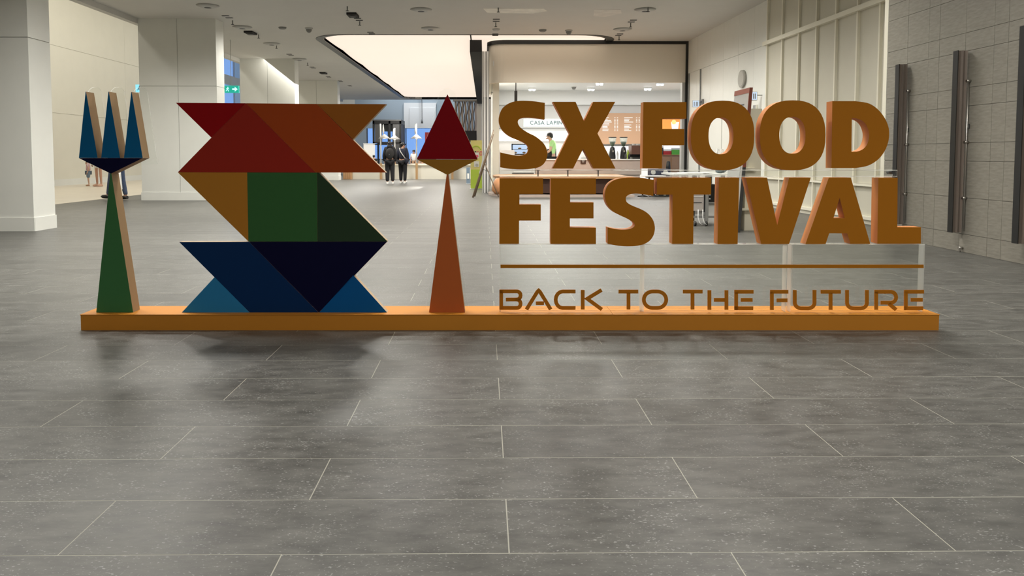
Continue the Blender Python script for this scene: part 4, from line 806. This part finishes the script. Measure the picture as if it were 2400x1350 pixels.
line2 = [('F', z5([(110, 703), (472, 703), (472, 833), (275, 833), (275, 922), (453, 922), (453, 1055), (272, 1055), (271, 1249), (108, 1249)]), [], 'ochre three-dimensional letter F starting the lower line'),
         ('E', z5([(537, 703), (912, 703), (912, 833), (697, 833), (697, 904), (892, 904), (892, 1037), (695, 1037), (695, 1112), (912, 1114), (912, 1250), (535, 1250)]), [], 'ochre three-dimensional letter E in the lower line'),
         ('S', S2, [], 'ochre three-dimensional letter S in the middle of the lower line'),
         ('T', [(1539.5, 417), (1666.7, 416.5), (1666.7, 456), (1626, 456), (1624.8, 571.7), (1575.5, 571.7), (1576.5, 456), (1539.5, 456)], [], 'ochre three-dimensional letter T in the lower line'),
         ('I', z6([(160, 697), (328, 697), (316, 1250), (148, 1250)]), [], 'ochre three-dimensional letter I in the lower line'),
         ('V', z6([(383, 697), (560, 697), (645, 1093), (745, 697), (925, 697), (744, 1250), (512, 1250)]), [], 'ochre three-dimensional letter V in the lower line'),
         ('A', z6([(1075, 697), (1258, 697), (1420, 1249), (1255, 1249), (1228, 1161), (1078, 1161), (1048, 1250), (880, 1250)]), [z6([(1165, 864), (1207, 1035), (1113, 1035)])], 'ochre three-dimensional letter A in the lower line'),
         ('L', z6([(1487, 699), (1648, 699), (1645, 1110), (1842, 1110), (1842, 1247), (1478, 1247)]), [], 'ochre three-dimensional letter L ending the lower line')]
for ch, pts, holes, lb_ in line1 + line2:
    pts = [q[:2] for q in pts]; holes = [[q[:2] for q in h] for h in holes]
    o = prism_px(pts, LD, LT, [ORG, ORGS], 'letter_' + ch.lower(), None, holes, smooth=False); tag(o, lb_, 'letter', 'large ochre letters of the sign')
    if ch in 'SOD':
        me = o.data
        for p in me.polygons:
            if abs(p.normal.dot(SN)) < .5: p.use_smooth = True
        me.set_sharp_from_angle(angle=radians(40))
# acrylic stand
bs = sgn(1670, 727, .06); ac = thing('acrylic_stand', Vector((bs.x, bs.y + .03, ZP)), 'clear acrylic stand under the big letters with ochre line and motto', 'stand')
def sheet(mb, u0, u1, v0, v1, d0, d1):
    a, c = sgn(u0, v1, .065), sgn(u1, v0, .065); o = SN * (d0 - .065); z0, z1 = a.z, c.z
    a2 = Vector((a.x, a.y, z0)) + o; c2 = Vector((c.x, c.y, z0)) + o; up = Vector((0, 0, z1 - z0))
    loop = [a2, c2, c2 + up, a2 + up]; mb.prism([loop], SN * (d1 - d0), 0, 1, mb=0)
ZB = sgn(1670, 727.4, .065).z
for u0, u1 in ((1171, 1506.5), (1509, 1845), (1855, 2168)):
    mb = MB(); sheet(mb, u0, u1, 573.2, 727.4, .065, .070); sheet(mb, u0, u1, 573.2, 727.4, .120, .125)
    a, c = sgn(u0, 573.2, .065), sgn(u1, 573.2, .065); z = a.z; 
    for (p, q) in ((a, a + SU * .005), (c - SU * .005, c)):
        p0 = Vector((p.x, p.y, ZP)) + SN * .0051; q0 = Vector((q.x, q.y, ZP)) + SN * .0051
        mb.prism([[p0, q0, q0 + Vector((0, 0, z - ZP)), p0 + Vector((0, 0, z - ZP))]], SN * .0498, 0, 1, mb=0)
    mb.prism([[a - Vector((0, 0, .001)), c - Vector((0, 0, .001)), c + Vector((0, 0, .003)), a + Vector((0, 0, .003))]], SN * .06, 1, 0, mb=1)
    mb.build('acrylic_box', [M['clear'], M['edge']], ac)
mb = MB(); sheet(mb, 1171, 2103, 398, 413.5, .065, .070); sheet(mb, 1171, 2103, 398, 413.5, .115, .120)
a, c = sgn(1171, 414, .065), sgn(2103, 414, .065)
for q in (a, sgn(1171, 399.5, .065)): e = q + SU * (c - a).length; mb.prism([[q, e, e + Vector((0, 0, .004)), q + Vector((0, 0, .004))]], SN * .055, 1, 0, mb=1)
mb.build('acrylic_strip', [M['clear'], M['edge']], ac)
for u in (1261, 1331, 1402):
    p = sgn(u, 414, .09); q = sgn(u, 399, .09); mb = MB(); mb.tube([p, q], .0035, 8); mb.obox(q, SU * .012, SN * .006, (0, 0, .0018)); mb.build('bolt', M['dark'], ac)
p = sgn(2093.5, 404, .064); MB().tube([p, p + SN * .058], .011, 14).build('bolt', M['dark'], ac)
prism_px([(1173, 620.3), (2165, 620.3), (2165, 628.3), (1173, 628.3)], .061, .0038, [ORG, ORGS], 'divider_line', ac)
# motto letters, drawn as strokes
def a7(l): return [(1150 + x / 4.3636, 560 + y / 4.3636) for x, y in l]
def a8(l): return [(1660 + x / 4.2857, 560 + y / 4.2857) for x, y in l]
def arc(cx, cy, rx, ry, a0, a1, n=8): return [(cx + rx * cos(radians(a0 + (a1 - a0) * i / n)), cy - ry * sin(radians(a0 + (a1 - a0) * i / n))) for i in range(n + 1)]
def stroke(mb, pts, wd=8.6):
    P2 = [Vector(p) for p in pts]; Lf, Rt = [], []
    for i, p in enumerate(P2):
        d0 = (p - P2[i - 1]).normalized() if i else (P2[1] - p).normalized(); d1 = (P2[i + 1] - p).normalized() if i < len(P2) - 1 else d0
        n0 = Vector((-d0.y, d0.x)); n1 = Vector((-d1.y, d1.x)); nn = (n0 + n1).normalized(); s_ = 1 / max(.45, nn.dot(n0)); Lf.append(p + nn * wd / 2 * s_); Rt.append(p - nn * wd / 2 * s_)
    for i in range(len(P2) - 1):
        q = [sgn(v.x, v.y, .061) for v in (Lf[i], Lf[i + 1], Rt[i + 1], Rt[i])]
        mb.prism([q], SN * .0038, 0, 1)
motto = [('B', a7, [[(90, 537), (270, 537)] + arc(270, 578, 36, 41, 90, -90)[1:] + [(155, 620)], [(255, 620)] + arc(270, 663, 36, 43, 90, -90) + [(90, 706)], [(108, 522), (108, 722)]]),
         ('A', a7, [[(366, 722), (478, 540), (491, 528), (504, 540), (614, 722)], [(462, 658), (545, 658)]]), ('C', a7, [[(868, 538), (735, 538)] + arc(735, 622, 70, 84, 90, 270)[1:-1] + [(735, 706), (868, 706)]]),
         ('K', a7, [[(942, 522), (942, 722)], [(1135, 522), (988, 612), (1138, 722)]]), ('T', a7, [[(1308, 539), (1510, 539)], [(1410, 550), (1410, 722)]]),
         ('O', a7, [[(1680, 538)] + arc(1655, 622, 88, 84, 90, 270, 14) + arc(1708, 622, 88, 84, -90, 90, 14) + [(1679, 538)]]), ('T', a7, [[(1966, 539), (2168, 539)], [(2065, 550), (2065, 722)]]),
         ('H', a8, [[(12, 515), (12, 712)], [(57, 612), (170, 612)], [(183, 515), (183, 712)]]), ('E', a8, [[(262, 531), (456, 531)], [(281, 531), (281, 712)], [(262, 697), (452, 697)], [(327, 612), (446, 612)]]),
         ('F', a8, [[(622, 531), (805, 531)], [(640, 531), (640, 714)], [(687, 617), (796, 617)]]), ('U', a8, [[(870, 513)] + arc(935, 640, 65, 58, 180, 270)[0:] + arc(1003, 640, 65, 58, 270, 360) + [(1068, 513)]]),
         ('T', a8, [[(1130, 531), (1333, 531)], [(1230, 540), (1230, 713)]]), ('U', a8, [[(1395, 513)] + arc(1460, 640, 65, 58, 180, 270) + arc(1530, 640, 65, 58, 270, 360) + [(1595, 513)]]),
         ('R', a8, [[(1670, 531), (1835, 531)] + arc(1835, 586, 53, 55, 90, -90)[1:] + [(1732, 641)], [(1688, 531), (1688, 712)], [(1815, 650), (1888, 712)]]), ('E', a8, [[(1968, 531), (2168, 531)], [(1986, 531), (1986, 712)], [(1968, 697), (2160, 697)], [(2035, 611), (2155, 611)]])]
for ch, fn, sts in motto:
    mb = MB()
    for s_ in sts: stroke(mb, fn(s_), 8.8)
    mb.build('motto_letter', [ORG, ORGS], ac)

# ================================================================== PEOPLE
def skinned(pts, edges, rad, sub=1):
    me = bpy.data.meshes.new('sk'); me.from_pydata(pts, edges, []); o = bpy.data.objects.new('sk', me); COL.objects.link(o)
    m = o.modifiers.new('s', 'SKIN'); sd = o.modifiers.new('d', 'SUBSURF'); sd.levels = sub
    for i, v in enumerate(me.skin_vertices[0].data): v.radius = (rad[i][0], rad[i][1]) if isinstance(rad[i], tuple) else (rad[i], rad[i]); v.use_root = (i == 0)
    dg = bpy.context.evaluated_depsgraph_get(); ev = o.evaluated_get(dg).to_mesh()
    r = ([v.co.copy() for v in ev.vertices], [tuple(p.vertices) for p in ev.polygons]); bpy.data.objects.remove(o); return r
def person(label, loc, yaw, hgt, skinm, hair, tops, bottoms, shoes, pose=None, hairlong=False, short_legs=False, group=None, extras=None, female=True, sleeves=True, headyaw=0, kid=False, bulk=0.):
    s = hgt / 1.70; J = dict(pel=(0, 0, .96), spi=(0, .0, 1.14), che=(0, .0, 1.32), nek=(0, -.005, 1.46), hd0=(0, .01, 1.50), hd1=(0, .015, 1.57), hd2=(0, .005, 1.64))
    sw = .155 if female else .18
    for sd, k in ((-1, 'L'), (1, 'R')):
        J.update({'sh' + k: (sd * sw, 0, 1.40), 'el' + k: (sd * (sw + .06), -.02, 1.12), 'wr' + k: (sd * (sw + .05), .06, .89), 'pa' + k: (sd * (sw + .045), .085, .82),
                  'hp' + k: (sd * .085, 0, .90), 'kn' + k: (sd * .095, .015, .50), 'an' + k: (sd * .10, -.02, .09), 'to' + k: (sd * .105, .12, .035)})
    if pose: J.update(pose)
    if kid:
        J.update(nek=(0, 0, 1.38), hd0=(0, .01, 1.42), hd1=(0, .02, 1.53), hd2=(0, 0, 1.64))
    Rm = dict(pel=(.15, .105), spi=(.125, .09), che=(.145, .10), nek=.052, hd0=.058, hd1=(.082, .095), hd2=(.07, .082))
    if kid: Rm.update(hd0=.07, hd1=(.12, .13), hd2=(.10, .11))
    for k in 'LR': Rm.update({'sh' + k: .058, 'el' + k: .042, 'wr' + k: .026, 'pa' + k: (.04, .02), 'hp' + k: .09, 'kn' + k: .058, 'an' + k: .037, 'to' + k: (.042, .03)})
    E_ = [('pel', 'spi'), ('spi', 'che'), ('che', 'nek'), ('nek', 'hd0'), ('hd0', 'hd1'), ('hd1', 'hd2')]
    for k in 'LR': E_ += [('che', 'sh' + k), ('sh' + k, 'el' + k), ('el' + k, 'wr' + k), ('wr' + k, 'pa' + k), ('pel', 'hp' + k), ('hp' + k, 'kn' + k), ('kn' + k, 'an' + k), ('an' + k, 'to' + k)]
    T = Matrix.Translation(Vector(loc)) @ Matrix.Rotation(yaw, 4, 'Z') @ Matrix.Scale(s, 4)
    root = thing('person', loc, label, 'person', group)
    def part(name, keys, grow, mats, extra=None, rmul=1.):
        ks = list(keys); es = [(ks.index(a), ks.index(b_)) for a, b_ in E_ if a in ks and b_ in ks]
        rr = []
        for k in ks: r0 = Rm[k]; rr.append(tuple(q * rmul + grow for q in r0) if isinstance(r0, tuple) else r0 * rmul + grow)
        vs, fs = skinned([J[k] for k in ks], es, rr); mb = MB(); mb.add([T @ v for v in vs], fs, 0, True)
        if extra: extra(mb)
        return mb.build(name, mats, root)
    def face(mb):
        hx, hy, hz = J['hd1']; q = 1.45 if kid else 1.; Rz = Matrix.Rotation(headyaw, 3, 'Z')
        def el(dx, dy, dz, r, mi=0): v = Rz @ Vector((dx * q, dy * q, 0)); mb.ell(T @ Vector((hx + v.x, hy + v.y, hz + dz * q)), tuple(c * s * q for c in r), 8, 6, mi)
        el(0, .092, 0, (.014, .018, .022)); el(-.083, 0, .0, (.012, .02, .03)); el(.083, 0, .0, (.012, .02, .03)); el(0, .083, -.04, (.024, .01, .008), 2); el(0, .07, -.065, (.03, .03, .025))
        for d in (-.03, .03): el(d, .083, .018, (.012, .008, .007), 1)
        for k, sd in (('L', -1), ('R', 1)):       # hands: five curled fingers each
            p = Vector(J['pa' + k]); d = (p - Vector(J['wr' + k])).normalized(); side = Vector((0, 1, 0)) if abs(d.y) < .8 else Vector((1, 0, 0)); side = (side - d * side.dot(d)).normalized(); inn = Vector((-sd, 0, 0)); inn = (inn - d * inn.dot(d)).normalized()
            for i, ln in enumerate((.062, .074, .069, .053)):
                b0 = p + d * .02 + side * (.027 - .018 * i); mb.tube([T @ b0, T @ (b0 + d * ln * .55), T @ (b0 + d * ln * .9 + inn * .022)], [.0095 * s, .0085 * s, .006 * s], 6)
            b0 = p - d * .03 + side * .025; mb.tube([T @ b0, T @ (b0 + side * .03 + d * .02), T @ (b0 + side * .035 + d * .05)], [.011 * s, .010 * s, .007 * s], 6)
    part('body', ['pel'] + [k for k in J if k != 'pel'], 0, [skinm, M['hair'], M['lips']], face)
    # hair
    hx, hy, hz = J['hd1']; q = 1.4 if kid else 1.; mb = MB(); Rz = Matrix.Rotation(headyaw, 3, 'Z'); o_ = Rz @ Vector((0, -.018 * q, 0))
    mb.ell(T @ Vector((hx + o_.x, hy + o_.y, hz + .045 * q)), (.092 * s * q, .105 * s * q, .085 * s * q), 14, 9)
    if hairlong: mb.ell(T @ Vector((hx, hy - .05, hz - .06)), (.085 * s, .06 * s, .15 * s), 12, 8)
    else: mb.ell(T @ Vector((hx + o_.x * 2.2, hy + o_.y * 2.2, hz - .0)), (.075 * s * q, .06 * s * q, .07 * s * q), 12, 8)
    mb.build('hair', hair, root)
    tk = ['pel', 'spi', 'che', 'shL', 'shR'] + (['elL', 'elR'] if sleeves else [])
    if sleeves == 'long': tk += ['wrL', 'wrR']
    if tops:
        JJ = dict(J)
        if sleeves is True:
            for k in 'LR': J['el' + k] = tuple(Vector(J['sh' + k]).lerp(Vector(J['el' + k]), .62))
        part('top', tk, .018 + bulk, [tops]); J.update(JJ)
    bk = ['pel', 'hpL', 'hpR', 'knL', 'knR'] + ([] if short_legs else ['anL', 'anR'])
    if bottoms: part('trousers' if not short_legs else 'shorts', bk, .014 + bulk * .9, [bottoms])
    mb = MB()
    for k in 'LR':
        a, b_ = Vector(J['an' + k]), Vector(J['to' + k]); d = (b_ - a); d.z = 0; d.normalize(); a0 = Vector((a.x, a.y, max(b_.z, a.z - .05))) - d * .04
        sh = MB(); sh.tube([T @ (a0 + Vector((0, 0, 0))), T @ (a0 + d * .09), T @ (a0 + d * .18), T @ (a0 + d * .23)], [.042 * s, .048 * s, .043 * s, .02 * s], 10)
        sh.build('shoe', shoes, root)
    if extras: extras(root, T, J, s)
    return root
def backpack(root, T, J, s):
    mb = MB(); mb.ell(T @ Vector((0, -.20, 1.20)), (.17 * s, .10 * s, .23 * s), 14, 10); mb.build('backpack', M['blackm'], root); MB().ell(T @ Vector((-.02, -.275, 1.18)), (.05 * s, .02 * s, .05 * s)).build('backpack_badge', M['grey'], root)
def hood(root, T, J, s): MB().ell(T @ Vector((0, -.05, 1.47)), (.12 * s, .11 * s, .10 * s)).build('hood', M['bfab'], root); backpack(root, T, J, s)
def sling(root, T, J, s):
    MB().tube([T @ Vector((-.12, -.05, 1.46)), T @ Vector((-.04, -.15, 1.32)), T @ Vector((.10, -.15, 1.12)), T @ Vector((.19, -.08, .98))], .018 * s, 8).build('bag_strap', M['lgrey'], root)
    MB().ell(T @ Vector((.19, -.10, .93)), (.10 * s, .07 * s, .12 * s)).build('shoulder_bag', M['nfab'], root)
q = flo(914, 431); person('person in black hooded top with black backpack and white shoes, seen from behind', (q.x, q.y, 0), radians(8), 1.60, M['skin'], M['hair'], M['bfab'], M['bfab'], M['white'], hairlong=True, sleeves='long', extras=hood, headyaw=radians(10), bulk=.028,
    pose=dict(anR=(.11, -.08, .10), toR=(.12, .05, .035), knR=(.10, -.01, .5)))
q = flo(942, 431); q.y += .55; q.x -= .03; person('person in dark navy jacket with grey shoulder strap and white shoes, seen from behind', (q.x, q.y, 0), radians(-14), 1.57, M['skin'], M['hair'], M['nfab'], M['bfab'], M['white'], sleeves='long', extras=sling, headyaw=radians(-50), bulk=.026,
    pose=dict(wrL=(-.22, .16, .98), paL=(-.20, .21, .95), knL=(-.11, .08, .5), anL=(-.12, .10, .09), toL=(-.12, .24, .035)))
# shop attendant, turned to the left
q = aty(1294, 310, 22.0); person('person in pale green t-shirt with black hair working behind the shop counter', (q.x + .02, 22.0, 0), radians(80), q.z + .02, M['skin2'], M['hair'], M['limef'], M['bfab'], M['bfab'], female=False, headyaw=0,
    pose=dict(elR=(.20, .02, 1.13), wrR=(.2, .22, 1.02), paR=(.19, .28, 1.0), elL=(-.2, .06, 1.14), wrL=(-.16, .25, 1.04), paL=(-.14, .31, 1.03), che=(0, .03, 1.32), nek=(0, .06, 1.45), hd0=(0, .08, 1.49), hd1=(0, .10, 1.56), hd2=(0, .09, 1.63)),
    extras=lambda root, T, J, s: MB().tube([T @ Vector((0, .03, 1.20)), T @ Vector((0, .03, .75))], [.13 * s, .15 * s], 14).build('apron', M['blackm'], root))
# man walking behind the fork
q = flo(277, 469); person('person in dark top and blue jeans striding past behind the fork', (q.x, q.y, 0), radians(80), 1.66, M['skin'], M['hair'], M['bfab'], M['jean'], M['black'], female=False, sleeves='long',
    pose=dict(knL=(-.09, .12, .50), anL=(-.09, .20, .12), toL=(-.09, .33, .09), knR=(.10, -.05, .50), anR=(.10, -.14, .11), toR=(.10, -.02, .04), hpL=(-.085, .02, .9), wrR=(.2, .26, 1.0), paR=(.2, .32, .97)),
    extras=lambda root, T, J, s: MB().obox(T @ Vector((-.24, -.16, .52)), T.to_3x3() @ Vector((.05, 0, 0)), T.to_3x3() @ Vector((0, .08, 0)), T.to_3x3() @ Vector((0, 0, .24))).build('carried_bag', M['blackm'], root))
q = flo(232, 437); person('adult with bare legs and sandals standing beside the small child', (q.x, q.y, 0), radians(160), 1.55, M['skin'], M['hair'], M['wfab'], M['wfab'], M['skin2'], short_legs=True, sleeves=True, pose=dict(knL=(-.1, .01, .66), knR=(.1, .01, .66)))
q = flo(208, 436); person('small child in a pink top and grey-blue shorts', (q.x, q.y, 0), radians(120), .92, M['skin2'], M['hair'], M['pinkf'], M['bluef'], M['menu'], short_legs=True, sleeves=True, kid=True, bulk=.035)
q = aty(967, 349, 34.8); person('person in white top with dark hair far behind the low wall', (q.x, 35.4, 0), radians(170), 1.36, M['skin'], M['hair'], M['wfab'], M['bfab'], M['bfab'])
q = aty(876, 366, 33.4); person('person with black hair almost hidden behind the low wall', (q.x, 33.4, 0), radians(20), 1.10, M['skin'], M['hair'], M['bfab'], M['bfab'], M['bfab'])

# pieces that sit on a part become its sub-parts
NEST = dict(hopper_lid='hopper', beans='hopper', backpack_badge='backpack', printed_cup='poster_sheet', printed_fruit='poster_sheet', menu_lines='board', bulb='cone_shade', shadow='x',
            keyhole='lock_plate', inner_panel='panel_board', lit_face='sign_box', cup='machine_body', tape='carton_body', socket='device_body', poster_print='poster_board',
            leaflet_print='leaflet_board', lime_print='standee_board', price_tag='standee_board', arch_print='standee_board', grille='housing', core='outer_ring', case_latch='case_shell',
            glass_shelf='case_body', carton_flap='carton_body', carton_lid='carton_body', standoff='pull_bar', deflector='stem', disc_face='disc', cabinet_door='cabinet_body', lamp='housing')
for o in list(bpy.data.objects):
    if o.parent and o.parent.parent is None and not o.children:
        pb = NEST.get(o.name.split('.')[0])
        if pb:
            sib = [c for c in o.parent.children if c.name.split('.')[0] == pb]
            if sib: wp = o.parent.location + o.location; o.parent = sib[0]; o.location = wp - (sib[0].parent.location + sib[0].location)

# tidy helper properties
for o in bpy.data.objects:
    if '_o' in o: del o['_o']
